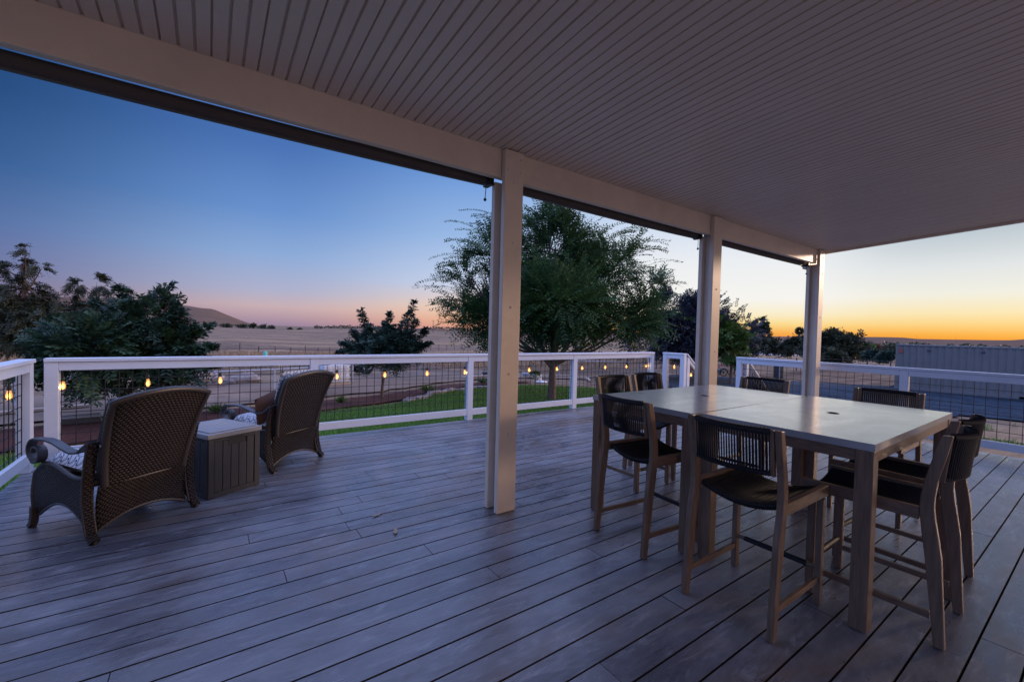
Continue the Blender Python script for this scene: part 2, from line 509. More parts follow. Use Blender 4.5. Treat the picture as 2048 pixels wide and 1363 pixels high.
# ------------------------------------------------------------------ mesh helpers
class MB:
    def __init__(s):
        s.v, s.f, s.sm, s.uv, s.att = [], [], [], {}, {}

    def add(s, verts, faces, smooth=False, uvs=None, att=None):
        o = len(s.v)
        s.v.extend([tuple(p) for p in verts])
        for k, fc in enumerate(faces):
            if uvs is not None: s.uv[len(s.f)] = uvs[k]
            if att is not None: s.att[len(s.f)] = att
            s.f.append(tuple(i+o for i in fc)); s.sm.append(smooth)
        return s

    def box(s, x0, x1, y0, y1, z0, z1, att=None, mat=None):
        v = [(x0, y0, z0), (x1, y0, z0), (x1, y1, z0), (x0, y1, z0), (x0, y0, z1), (x1, y0, z1), (x1, y1, z1), (x0, y1, z1)]
        if mat is not None: v = [tuple(mat @ Vector(p)) for p in v]
        return s.add(v, [(0, 3, 2, 1), (4, 5, 6, 7), (0, 1, 5, 4), (1, 2, 6, 5), (2, 3, 7, 6), (3, 0, 4, 7)], att=att)

    def beam(s, a, b, w, h, up=(0, 0, 1)):
        """rectangular bar from a to b, w across, h along 'up'"""
        a, b = Vector(a), Vector(b); d = (b-a).normalized()
        up = Vector(up); side = d.cross(up).normalized(); up = side.cross(d).normalized()
        v = []
        for p in (a, b):
            for i, j in ((-1, -1), (1, -1), (1, 1), (-1, 1)):
                v.append(p+side*(i*w/2)+up*(j*h/2))
        return s.add(v, [(3, 2, 1, 0), (4, 5, 6, 7), (0, 1, 5, 4), (1, 2, 6, 5), (2, 3, 7, 6), (3, 0, 4, 7)])

    def tube(s, pts, rad, n=8, cap=True, flat=None):
        """round (or flat strip: flat=(w,t), side axis fixed) tube through pts"""
        pts = [Vector(p) for p in pts]; m = len(pts)
        if not hasattr(rad, '__len__'): rad = [rad]*m
        t0 = (pts[1]-pts[0]).normalized()
        ref = Vector((0, 0, 1)) if abs(t0.z) < .9 else Vector((1, 0, 0))
        u = t0.cross(ref).normalized(); rings = []
        for i, p in enumerate(pts):
            t = (pts[min(i+1, m-1)]-pts[max(i-1, 0)]).normalized()
            u = (u-t*u.dot(t)).normalized(); w = t.cross(u)
            rings.append([p+(u*math.cos(2*PI*k/n)+w*math.sin(2*PI*k/n))*rad[i] for k in range(n)])
        v = [q for r_ in rings for q in r_]
        f = [(i*n+k, i*n+(k+1) % n, (i+1)*n+(k+1) % n, (i+1)*n+k) for i in range(m-1) for k in range(n)]
        s.add(v, f, True)
        if cap:
            s.add(rings[0], [tuple(reversed(range(n)))]); s.add(rings[-1], [tuple(range(n))])
        return s

    def strip(s, pts, width, thick, side):
        """flat bar bent along pts, its width lies along 'side'"""
        pts = [Vector(p) for p in pts]; m = len(pts); side = Vector(side).normalized(); v = []
        L = 0; uvl = [0]
        for i, p in enumerate(pts):
            t = (pts[min(i+1, m-1)]-pts[max(i-1, 0)]).normalized(); n = side.cross(t).normalized()
            for a, b in ((-1, -1), (1, -1), (1, 1), (-1, 1)):
                v.append(p+side*(a*width/2)+n*(b*thick/2))
            if i: L += (pts[i]-pts[i-1]).length; uvl.append(L)
        f, uv = [], []
        for i in range(m-1):
            for k in range(4):
                f.append((i*4+k, i*4+(k+1) % 4, (i+1)*4+(k+1) % 4, (i+1)*4+k))
                w0, w1 = (0, width) if k in (0, 2) else (0, thick)
                uv.append([(w0, uvl[i]), (w1, uvl[i]), (w1, uvl[i+1]), (w0, uvl[i+1])])
        s.add(v, f, False, uv)
        s.add(v[:4], [(3, 2, 1, 0)]); s.add(v[-4:], [(0, 1, 2, 3)])
        return s

    def prism(s, poly, y0, y1, axis='y'):
        """polygon in (x,z) pushed along y; axis 'x': polygon in (y,z) pushed along x"""
        n = len(poly); v = []
        for t in (y0, y1):
            for a, b in poly: v.append((a, t, b) if axis == 'y' else ((t, a, b) if axis == 'x' else (a, b, t)))
        f = [tuple(range(n)), tuple(reversed(range(n, 2*n)))]
        f += [(i, i+n, (i+1) % n+n, (i+1) % n) for i in range(n)]
        return s.add(v, f)

    def lathe(s, prof, n=16, at=(0, 0, 0)):
        v = []
        for r_, z in prof:
            for k in range(n): v.append((at[0]+r_*math.cos(2*PI*k/n), at[1]+r_*math.sin(2*PI*k/n), at[2]+z))
        f = [(i*n+k, i*n+(k+1) % n, (i+1)*n+(k+1) % n, (i+1)*n+k) for i in range(len(prof)-1) for k in range(n)]
        s.add(v, f, True)
        s.add(v[:n], [tuple(reversed(range(n)))]); s.add(v[-n:], [tuple(range(n))])
        return s

    def grid(s, fn, nu, nv, smooth=True, uvfn=None, close=False):
        v = [fn(i/nu, j/nv) for j in range(nv+1) for i in range(nu+1)]
        f, uv = [], []
        for j in range(nv):
            for i in range(nu):
                f.append((j*(nu+1)+i, j*(nu+1)+i+1, (j+1)*(nu+1)+i+1, (j+1)*(nu+1)+i))
                if uvfn: uv.append([uvfn(i/nu, j/nv), uvfn((i+1)/nu, j/nv), uvfn((i+1)/nu, (j+1)/nv), uvfn(i/nu, (j+1)/nv)])
        return s.add(v, f, smooth, uv if uvfn else None)

    def build(s, name, mat, parent=None, bevel=0.0, seg=2, solid=0.0, attname=None, subd=0):
        me = bpy.data.meshes.new(name)
        me.from_pydata(s.v, [], s.f)
        me.polygons.foreach_set('use_smooth', s.sm)
        if s.uv:
            ul = me.uv_layers.new(name='UVMap')
            for pi, q in s.uv.items():
                ls = me.polygons[pi].loop_start
                for k, c in enumerate(q): ul.data[ls+k].uv = c
        if s.att and attname:
            a = me.attributes.new(attname, 'FLOAT', 'FACE')
            a.data.foreach_set('value', [s.att.get(i, 0.0) for i in range(len(s.f))])
        me.materials.append(mat)
        me.update()
        o = bpy.data.objects.new(name, me); COL.objects.link(o)
        if parent is not None: o.parent = parent
        if bevel:
            b = o.modifiers.new('bevel', 'BEVEL'); b.width = bevel; b.segments = seg
            b.limit_method = 'ANGLE'; b.angle_limit = R(40)
        if solid:
            b = o.modifiers.new('solid', 'SOLIDIFY'); b.thickness = solid; b.offset = 0
        if subd:
            b = o.modifiers.new('sub', 'SUBSURF'); b.levels = subd; b.render_levels = subd
        return o


def tag(o, label, cat, group=None, kind=None):
    if label: o['label'] = label
    if cat: o['category'] = cat
    if group: o['group'] = group
    if kind: o['kind'] = kind
    return o


def thing(name, label, cat, loc=(0, 0, 0), rotz=0.0, group=None):
    o = bpy.data.objects.new(name, None); COL.objects.link(o)
    o.empty_display_size = .1
    o.location = loc; o.rotation_euler = (0, 0, rotz)
    return tag(o, label, cat, group)


def kids(o): return [c for c in bpy.data.objects if c.parent == o]


def copy_tree(o, loc, rotz, label=None):
    c = o.copy(); COL.objects.link(c); c.location = loc; c.rotation_euler = (0, 0, rotz)
    if label: c['label'] = label
    for k in kids(o):
        d = k.copy(); COL.objects.link(d); d.parent = c
        for g in kids(k):
            e = g.copy(); COL.objects.link(e); e.parent = d
    return c


def struct(name, mb, mat, **kw):
    o = mb.build(name, mat, **kw); o['kind'] = 'structure'; return o


def ss(a, b, x):
    t = min(1, max(0, (x-a)/(b-a))); return t*t*(3-2*t)


# ------------------------------------------------------------------ ground and hills
def terrain(x, y):
    r = math.hypot(x, y)
    z = -0.9-0.5*ss(9, 24, x)*ss(-60, 0, y+60)
    az = math.degrees(math.atan2(x, y))
    w = ss(30, 58, az) if az < 150 else 1.0
    zl = -2.0*ss(22, 78, r)+1.0*ss(78, 380, r)-7.0*ss(420, 3500, r)
    zr = -3.4*ss(44, 130, r)-2.2*ss(130, 400, r)
    b = 0.0
    if r > 16:
        k = ss(16, 45, r)
        b = k*(.16*math.sin(x*.33+1.3*math.sin(y*.21))+.13*math.sin(y*.41+x*.13)+.08*math.sin(x*.9+y*.7))
        if 4 < x < 34 and 10 < y: b *= .55
        if x > 18 and y < 20: b *= .15
    return z+zl*(1-w)+zr*w+b


mb = MB()
rings = [0.01]+[1.5+.9*i for i in range(50)]
rr = rings[-1]
while rr < 9000: rr *= 1.085; rings.append(rr)
NA = 200
vs = []
for r_ in rings:
    for k in range(NA):
        a = 2*PI*k/NA
        x, y = r_*math.sin(a), r_*math.cos(a)
        vs.append((x, y, terrain(x, y)))
fs = [(i*NA+k, (i+1)*NA+k, (i+1)*NA+(k+1) % NA, i*NA+(k+1) % NA) for i in range(len(rings)-1) for k in range(NA)]
mb.add(vs, fs, True)
struct('ground', mb, M_ground)


def sheet(name, poly, mat, off=.03, step=1.0, wob=.0):
    """a sheet laid over the terrain inside poly"""
    pts = []
    n = len(poly)
    for i in range(n):
        a, b = poly[i], poly[(i+1) % n]
        L = math.hypot(b[0]-a[0], b[1]-a[1]); m = max(1, int(L/(step*.5)))
        for k in range(m):
            t = k/m
            pts.append((a[0]+(b[0]-a[0])*t+rnd.uniform(-wob, wob), a[1]+(b[1]-a[1])*t+rnd.uniform(-wob, wob)))
    nb = len(pts)
    poly2 = pts[:]

    def inside(x, y):
        c = False; j = nb-1
        for i in range(nb):
            xi, yi = poly2[i]; xj, yj = poly2[j]
            if (yi > y) != (yj > y) and x < (xj-xi)*(y-yi)/(yj-yi)+xi: c = not c
            j = i
        return c
    xs = [p[0] for p in pts]; ys = [p[1] for p in pts]
    gx = min(xs)+step/2
    while gx < max(xs):
        gy = min(ys)+step/2
        while gy < max(ys):
            if inside(gx, gy): pts.append((gx, gy))
            gy += step
        gx += step
    edges = [(i, (i+1) % nb) for i in range(nb)]
    v, e, f, *_ = delaunay_2d_cdt([Vector(p) for p in pts], edges, [], 1, 1e-4)
    mb = MB()
    ff = [tuple(t) for t in f]
    mb.add([(p.x, p.y, terrain(p.x, p.y)+off) for p in v], ff, True)
    return struct(name, mb, mat)


sheet('lawn', [(-14, 3), (-14, 8.4), (-6, 9.6), (-2.2, 10.5), (.3, 11.1), (2.2, 11.8), (4.0, 12.3), (5.4, 12.7), (6.6, 13.7), (8.5, 14.8), (11, 14.6), (14.2, 13.0), (15.4, 10.6), (13.5, 8.3), (9.5, 7.0), (8.6, 6.9), (3.5, 6.85), (3.3, 3)], M_lawn, .02, .8, .05)
sheet('mulch_bed', [(-14, 8.8), (-6, 9.9), (-2.2, 10.8), (.3, 11.4), (2.2, 12.1), (4.0, 12.6), (5.4, 13.0), (6.6, 14.0), (8.5, 15.1), (12, 15.4), (12, 15.9), (8.0, 15.7), (4.5, 14.1), (1.0, 13.5), (-3, 12.9), (-14, 11.6)], M_bed, .055, .7, .05)
sheet('dirt_road', [(-22, 12.2), (-3, 13.5), (1, 14.2), (4.5, 14.9), (8, 16.5), (12, 17.4), (17, 17), (20, 19), (14, 22.0), (8, 21.5), (2, 19.0), (-6, 17.8), (-22, 17)], M_road, .05, 1.0, .12)
sheet('gravel_yard', [(9.6, 6.3), (13, 7.6), (16, 9.6), (18.5, 12.5), (23.5, 18.3), (27, 18), (29.8, 14.4), (33.6, 8.1), (48, 7.4), (47, -14), (29, -16), (24.4, -4), (23.7, 1.9), (23.3, 3.5), (17, 3.4), (12.5, 3.0), (9.6, 3.6)], M_gravel, .06, 1.2, .1)


def ridge(name, crest, dist, near, farr, nseg=90, foot=-3.0, rough=.02):
    """hill whose crest line shows the given (px, py) outline from the deck; it has real depth"""
    az, hz = [], []
    for px, py in crest:
        d = FW+(px-1024)/FPX*RT-(py-681.5)/FPX*UP
        az.append(math.atan2(d[0], d[1])); hz.append(d[2]/math.hypot(d[0], d[1]))
    mb = MB(); prof = [(0, 0), (.2, .12), (.4, .38), (.6, .68), (.8, .92), (.92, .99), (1.0, 1.0), (1.15, .93), (1.5, .6), (2.0, 0)]
    NV = len(prof)
    vs = []
    for j in range(nseg+1):
        a = az[0]+(az[-1]-az[0])*j/nseg
        t = np.interp(a, az, hz)
        env = min(1, j/4, (nseg-j)/4) if False else 1
        top = EYE+t*dist
        for k, (u, h) in enumerate(prof):
            r_ = near+(dist-near)*u if u <= 1 else dist+(farr-dist)*(u-1)
            zz = foot+(top-foot)*h*env
            if 0 < u < 1: zz += (top-foot)*rough*(math.sin(a*160+u*7)+math.sin(a*67+u*13+1))*(1-abs(u-.5))
            if k == 0 or k == NV-1: zz = foot-30
            vs.append((r_*math.sin(a), r_*math.cos(a), zz))
    fs = [(j*NV+k, (j+1)*NV+k, (j+1)*NV+k+1, j*NV+k+1) for j in range(nseg) for k in range(NV-1)]
    mb.add(vs, [tuple(reversed(f)) for f in fs], True)
    return struct(name, mb, M_hill)


ridge('hill', [(-700, 640), (-420, 596), (-200, 584), (0, 588), (90, 594), (180, 597), (250, 599), (330, 606), (380, 613), (425, 619), (455, 630), (480, 640), (505, 648), (545, 658), (560, 662)], 1500, 700, 2300, foot=-6)
ridge('hill', [(520, 662), (560, 659), (600, 657.5), (660, 655.5), (760, 655), (860, 656.5), (1000, 660), (1200, 663), (1400, 668.5), (1500, 671), (1545, 672.6), (1600, 673), (1700, 673.4), (1760, 673.8), (1805, 674.8), (1830, 677.4), (1900, 678.8), (2000, 680.2), (2028, 680), (2060, 677.5), (2150, 676), (2400, 690)], 3200, 1900, 4400, foot=-12, rough=.01)
ridge('hill', [(1480, 690), (1560, 681), (1640, 680), (1720, 681), (1760, 680.5), (1830, 682), (1900, 685.5), (2000, 684), (2048, 685.5), (2200, 686), (2400, 700)], 1700, 900, 2300, foot=-9, rough=.01)

# ------------------------------------------------------------------ deck
PITCHB = .1457
GAP0 = 1.947
XL, XR = -1.34, 8.02
mb = MB()
k0, k1 = -28, 26
bid = 0
prof_e = .0004
for k in range(k0, k1):
    y0 = GAP0+k*PITCHB+.0042; y1 = GAP0+(k+1)*PITCHB-.0042
    xa = XL if y0 > -.3 else -6.0
    if y0 <= 3.0: xa = -6.0
    if y0 > 3.0: xa = XL
    cuts = [xa]
    x = xa+rnd.uniform(.6, 3.2)
    while x < XR-.5:
        cuts.append(x); x += rnd.choice((2.44, 3.05, 3.66, 3.66, 4.2))
    cuts.append(XR)
    for a, b in zip(cuts[:-1], cuts[1:]):
        bid += 1
        a2, b2 = a+.0018, b-.0018
        dz = rnd.uniform(-.0012, .0006)
        p = [(y0, -.026), (y1, -.026), (y1, -prof_e+dz), (y1-prof_e, dz), (y0+prof_e, dz), (y0, -prof_e+dz)]
        n0 = len(mb.f)
        mb.prism(p, a2, b2, 'x')
        for q in range(n0, len(mb.f)): mb.att[q] = bid*1.37
deck = struct('deck', mb, M_deck, attname='board')
deck.data.materials.append(paint("brown_edge_gap_shade", (.028, .017, .013), .9))  # brown board edges, with the shade of the gaps darkened into their colour
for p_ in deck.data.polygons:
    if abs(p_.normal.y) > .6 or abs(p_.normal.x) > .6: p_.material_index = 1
mb = MB()
mb.box(XL+.01, XR-.01, -2.1, 5.715, -.34, -.06)
mb.box(-6, XL, -2.1, 3.0, -.34, -.06)
fr = struct('deck_frame', mb, paint("deck_joist", (.03, .022, .02), .9))
mb = MB()
mb.box(XL-.02, XR+.02, 5.737, 5.765, -.9, -.004); mb.box(XR+.002, XR+.028, -2.1, 3.99, -.9, -.004)
mb.box(XR+.002, XR+.028, 5.2, 5.735, -.9, -.004)
struct('deck_skirting', mb, paint("skirting", (.30, .27, .28), .8))


# ------------------------------------------------------------------ patio cover
def zc(y): return 2.712+(2.70-y)*.0557


cover = thing('patio_cover', 'cream aluminium patio cover with ribbed ceiling over the deck', 'patio cover')
# ceiling: ribs run along Y, profile along X
mb = MB()
xs, zs = [], []
x = -6.0
P3 = .201
off = (-.005-(-6.0)) % P3
x = -6.0+off-P3
while x < 7.70:
    for k in range(3):
        b = x+k*P3/3
        if k == 0:
            seq = [(0, 0), (.0015, .012), (.006, .014), (.010, .001)]
        else:
            seq = [(0, 0), (.003, .011), (.010, .013), (.014, 0)]
        for dx, dz in seq: xs.append(b+dx); zs.append(dz)
    x += P3
xs, zs = zip(*[(a, b) for a, b in zip(xs, zs) if -6 <= a <= 7.70])
YS = (-2.5, -.5, 1.2, 2.74)
vs = [(a, y, zc(y)+b) for y in YS for a, b in zip(xs, zs)]
n = len(xs)
fs = [(j*n+i, (j+1)*n+i, (j+1)*n+i+1, j*n+i+1) for j in range(3) for i in range(n-1)]
mb.add(vs, fs)
mb.build('ceiling', M_ceil, cover)
mb = MB()
vs = [(-6, -2.5, zc(-2.5)+.03), (7.84, -2.5, zc(-2.5)+.03), (7.84, 3.1, zc(3.1)+.03), (-6, 3.1, zc(3.1)+.03)]
vs += [(a, b, c+.06) for a, b, c in vs]
mb.add(vs, [(0, 3, 2, 1), (4, 5, 6, 7), (0, 1, 5, 4), (1, 2, 6, 5), (2, 3, 7, 6), (3, 0, 4, 7)])
mb.build('roof_panel', M_cover, cover)
for a, b in ((-6, 1.768), (1.768, 4.57), (4.57, 7.45)):
    mb = MB(); mb.box(a+.0015, b-.0015, 2.70, 2.755, 2.505, 2.725)
    mb.build('beam', M_cover, cover, bevel=.004)
mb = MB(); mb.box(-6, 7.78, 2.76, 2.80, 2.60, 2.73)
mb.build('outer_beam', M_cover, cover, bevel=.004)
# end fascia along Y
mb = MB()
for y0, y1 in ((-2.5, 2.80),):
    v = [(7.703, y0, zc(y0)-.012), (7.76, y0, zc(y0)-.012), (7.76, y1, zc(y1)-.012), (7.703, y1, zc(y1)-.012)]
    v = [(a, b, c-.02) for a, b, c in v]+[(a, b, c+.05) for a, b, c in v]
    mb.add(v, [(0, 3, 2, 1), (4, 5, 6, 7), (0, 1, 5, 4), (1, 2, 6, 5), (2, 3, 7, 6), (3, 0, 4, 7)])
mb.build('end_beam', M_cover, cover, bevel=.003)
mb = MB(); mb.box(7.58, 7.86, 2.83, 2.94, 2.46, 2.62)
mb.build('gutter_end', M_cover, cover, bevel=.006)


def post(x0, x1, bolts):
    mb = MB()
    xm0, xm1 = x0+.035, x1-.035
    mb.box(x0, x1, 2.655, 2.698, .002, 2.708)          # front plank
    o = mb.build('post', M_cover, cover, bevel=.004)
    mb = MB(); mb.box(x0+.055, x1-.055, 2.6995, 2.786, .012, 2.50)
    mb.box(x0-.002, x1+.002, 2.787, 2.831, .002, 2.50)
    mb.build('back_plank', M_cover, o, bevel=.003)
    for z, dx in bolts:
        mb = MB()
        cx = (x0+x1)/2+dx
        n = 10; v = []
        for r_, d in ((.0085, 0), (.0085, .003), (.005, .0055), (.001, .006)):
            for k in range(n): v.append((cx+r_*math.cos(2*PI*k/n), 2.6549-d, z+r_*math.sin(2*PI*k/n)))
        mb.add(v, [(i*n+k, i*n+(k+1) % n, (i+1)*n+(k+1) % n, (i+1)*n+k) for i in range(3) for k in range(n)], True)
        mb.build('bolt', M_bolt, o)
    if x0 < 2:
        mb = MB(); mb.box(xm0+.02, xm0+.035, 2.698, 2.7, .86, .875)
    return o


bl = [(2.655, -.055), (2.655, .055), (2.56, -.055), (2.56, .055), (2.47, -.005), (2.03, .0), (1.55, 0), (1.05, 0), (.6, 0)]
post(1.77, 1.937, bl)
post(4.57, 4.737, [(2.655, .05), (2.56, .05), (1.9, 0), (1.2, .02)])
post(7.45, 7.615, [(2.6, .03), (2.35, .03), (1.7, 0)])


# roller shades
def shade(xa, xb, label, sag=.02):
    t = thing('roller_shade', label, 'roller shade', ((xa+xb)/2, 2.84, 2.522), 0, 'rolled up sun shades under the beam')
    L = (xb-xa)/2
    mb = MB()
    pts = []
    N = 24
    for i in range(N+1):
        u = -1+2*i/N
        pts.append((u*(L-.05), 0, -sag*(1-u*u)-.005))
    mb.tube(pts, .040, 14)
    mb.build('fabric_roll', M_shade, t)
    mb = MB()
    for i in range(N):
        a, b = Vector(pts[i]), Vector(pts[i+1])
        mb.beam(a+Vector((0, .0, -.037)), b+Vector((0, .0, -.037)), .03, .012)
    mb.build('bottom_bar', M_darkmetal, t)
    for sgn in (-1, 1):
        mb = MB(); mb.box(sgn*(L-.012)-.016, sgn*(L-.012)+.024, -.05, .05, -.05, .075)
        mb.tube([(sgn*(L-.05), 0, -.005), (sgn*(L-.005), 0, -.005)], .028, 12)
        mb.build('bracket', M_plastic, t, bevel=.004)
    mb = MB()
    mb.tube([(L-.05, -.03, -.05), (L-.052, -.034, -.10), (L-.058, -.036, -.16)], .003, 6)
    mb.tube([(L-.05, -.03, -.04), (L-.03, -.05, -.03), (L-.01, -.04, .02)], .005, 6)
    o = mb.build('crank_eye', M_plastic, t)
    mb = MB(); mb.lathe([(.004, -.012), (.011, -.006), (.012, .002), (.006, .012)], 10, (L-.058, -.036, -.168))
    mb.build('knob', M_plastic, o)


shade(-2.6, 1.75, 'long brown roller shade under the nearest beam span, at upper left', .026)
shade(1.96, 4.56, 'brown roller shade under the beam between the centre post and the next post', .012)
shade(4.75, 7.44, 'brown roller shade in the far beam span beside the last post', .004)

# ------------------------------------------------------------------ railings
def rail_run(t, a, b, posts, mesh_spans, bulbs=None, top=1.01, slope=False):
    """a,b: (x,y[,dz]) inner face ends. posts: list of distances"""
    a3 = Vector((a[0], a[1], a[2] if len(a) > 2 else 0)); b3 = Vector((b[0], b[1], b[2] if len(b) > 2 else 0))
    d = b3-a3; L = Vector((d.x, d.y, 0)).length; dirh = Vector((d.x, d.y, 0))/L
    out = Vector((-dirh.y, dirh.x, 0))       # outward = left of direction
    dz = d.z/L

    def P(s_, o_, z): return a3+dirh*s_+out*o_+Vector((0, 0, z+dz*s_))
    def bar(s0, s1, o0, o1, z0, z1, name, mat=M_rail, bev=.004):
        mb = MB()
        v = [P(s0, o0, z0), P(s1, o0, z0), P(s1, o1, z0), P(s0, o1, z0), P(s0, o0, z1), P(s1, o0, z1), P(s1, o1, z1), P(s0, o1, z1)]
        mb.add(v, [(0, 3, 2, 1), (4, 5, 6, 7), (0, 1, 5, 4), (1, 2, 6, 5), (2, 3, 7, 6), (3, 0, 4, 7)])
        return mb.build(name, mat, t, bevel=bev)
    bar(0, L, -.012, .10, top-.034, top, 'top_rail')
    ps = sorted(posts)
    hw = .047
    for p in ps:
        s0, s1 = p-hw, p+hw
        mb = MB()
        base = a3+dirh*p
        zt = top-.036+dz*p
        z0 = -.0 if not slope else zt-1.0
        m4 = Matrix.Translation(base) @ Matrix(((dirh.x, out.x, 0, 0), (dirh.y, out.y, 0, 0), (0, 0, 1, 0), (0, 0, 0, 1)))
        mb.box(-hw, hw, 0, .089, z0+.002, zt, mat=m4)
        mb.build('post', M_rail, t, bevel=.004)
    for p, q in zip(ps[:-1], ps[1:]):
        bar(p+hw+.001, q-hw-.001, .004, .042, top-.115, top-.036, 'rail_board')
        bar(p+hw+.001, q-hw-.001, .004, .042, .078, .172, 'bottom_rail')
        # welded wire mesh, on the outer side
        mb = MB(); s0, s1 = p+hw+.004, q-hw-.004
        n = max(1, round((s1-s0)/.1016))
        for i in range(n+1):
            s_ = s0+.006+(s1-s0-.012)*i/n
            mb.beam(P(s_, .050, .13), P(s_, .050, top-.06), .006, .006, up=tuple(out))
        zz = .19
        while zz < top-.1:
            mb.beam(P(s0, .055, zz), P(s1, .056, zz), .006, .006)
            zz += .1016
        mb.build('wire_mesh', M_wire, t)


def rail_thing(label, a, b, posts, slope=False, grp='railings round the deck'):
    t = thing('deck_railing', label, 'railing', (0, 0, 0), 0, grp)
    rail_run(t, a, b, posts, None, slope=slope)
    return t


rail_thing('long white railing with black wire mesh across the far side of the deck', (-1.235, 5.70), (7.70, 5.70), [.047, 2.30, 4.50, 6.67, 8.885])
rail_thing('white railing with black wire mesh going out of the left edge of the photo', (-1.285, 1.2), (-1.285, 5.66), [.05, 2.3, 4.40])
rail_thing('short white railing panel between the far corner and the stairs', (7.90, 5.64), (7.90, 5.13), [.05, .46])
rail_thing('white railing with black wire mesh along the right side of the deck, behind the table', (7.90, 4.08), (7.90, -1.9), [.05, 2.33, 4.6, 5.93])
t = rail_thing('sloping white stair railing below the short panel, mostly hidden by a post', (8.0, 5.13), (9.05, 5.13, -.78), [.06, .99], True)
t2 = rail_thing('sloping white stair railing seen through the mesh left of the table chair', (9.05, 4.03, -.78), (8.0, 4.03), [.06, .99], True)

st = thing('stairs', 'deck steps between the two sloping railings', 'stairs', (8.03, 4.6, 0))
mb = MB()
for i in range(4):
    mb.box(.0+.28*i, .30+.28*i, -.50, .50, -.2-.19*i, -.16-.19*i)
mb.build('tread', M_deck, st)
mb = MB()
for sy in (-.52, .50):
    mb.prism([(0, -.04), (1.12, -.80), (1.12, -.92), (.9, -.92), (0, -.35)], sy, sy+.03)
mb.build('stringer', M_rail, st)

# ------------------------------------------------------------------ string lights
sl = thing('string_lights', 'string of glowing amber bulbs hung outside the railings', 'string lights', (0, 5.8, .9))
bx = [-1.13+.6205*i for i in range(15)]
spots = [(x, 5.80, .735-.002*i) for i, x in enumerate(bx) if i != 8] + [(1.8+.0*1, 5.80, .72)][:0]
spots.append((bx[8], 5.80, .715))
spots += [(-1.36, 5.35, .72), (-1.36, 4.75, .72), (7.99, 5.42, .705), (8.18, 5.15, .56), (8.55, 5.15, .28)]
for i, (x, y, z) in enumerate(spots):
    p = (x, y-5.8, z-.9)
    lean = rnd.uniform(-.012, .012)
    mb = MB()
    mb.tube([(p[0], p[1], p[2]+.15), (p[0]+lean*.5, p[1], p[2]+.085)], .0035, 6)
    mb.lathe([(.012, .048), (.015, .055), (.015, .085), (.010, .092)], 10, p)
    so = mb.build('socket', M_plastic, sl)
    mb = MB()
    mb.lathe([(.004, -.030), (.012, -.027), (.019, -.015), (.0215, -.002), (.020, .014), (.015, .032), (.011, .048)], 14, p)
    mb.build('bulb', M_bulb, sl)
    mb = MB(); mb.lathe([(.003, -.026), (.009, -.020), (.010, .006), (.006, .022), (.002, .03)], 6, p)
    mb.build('filament', M_fil, so)
    pl = bpy.data.lights.new('bulb_light', 'POINT'); pl.energy = .22; pl.color = (1, .62, .26); pl.shadow_soft_size = .02
    po = bpy.data.objects.new('bulb_light', pl); COL.objects.link(po); po.parent = so; po.location = (p[0], p[1]-.035, p[2])
mb = MB()
main = sorted([s for s in spots if abs(s[1]-5.80) < .01])
pts = []
for a, b in zip(main[:-1], main[1:]):
    for k in range(6):
        u = k/6
        pts.append((a[0]+(b[0]-a[0])*u, .0, (.735+.15-.9)-.02*4*u*(1-u)+.012))
pts.append((main[-1][0], 0, -.003))
mb.tube(pts, .0035, 6)
mb.tube([(-1.36, -1.6, .0), (-1.36, -1.05, -.025), (-1.36, -.45, -.025), (-1.30, -.05, .0), (-1.13, 0, -.003)], .0035, 6)
mb.tube([(main[-1][0], 0, -.003), (7.80, 0, .0), (7.99, -.10, .0), (7.99, -.38, -.03), (7.99, -.63, -.02), (8.18, -.65, -.18), (8.55, -.65, -.46)], .0035, 6)
mb.build('cord', M_plastic, sl)


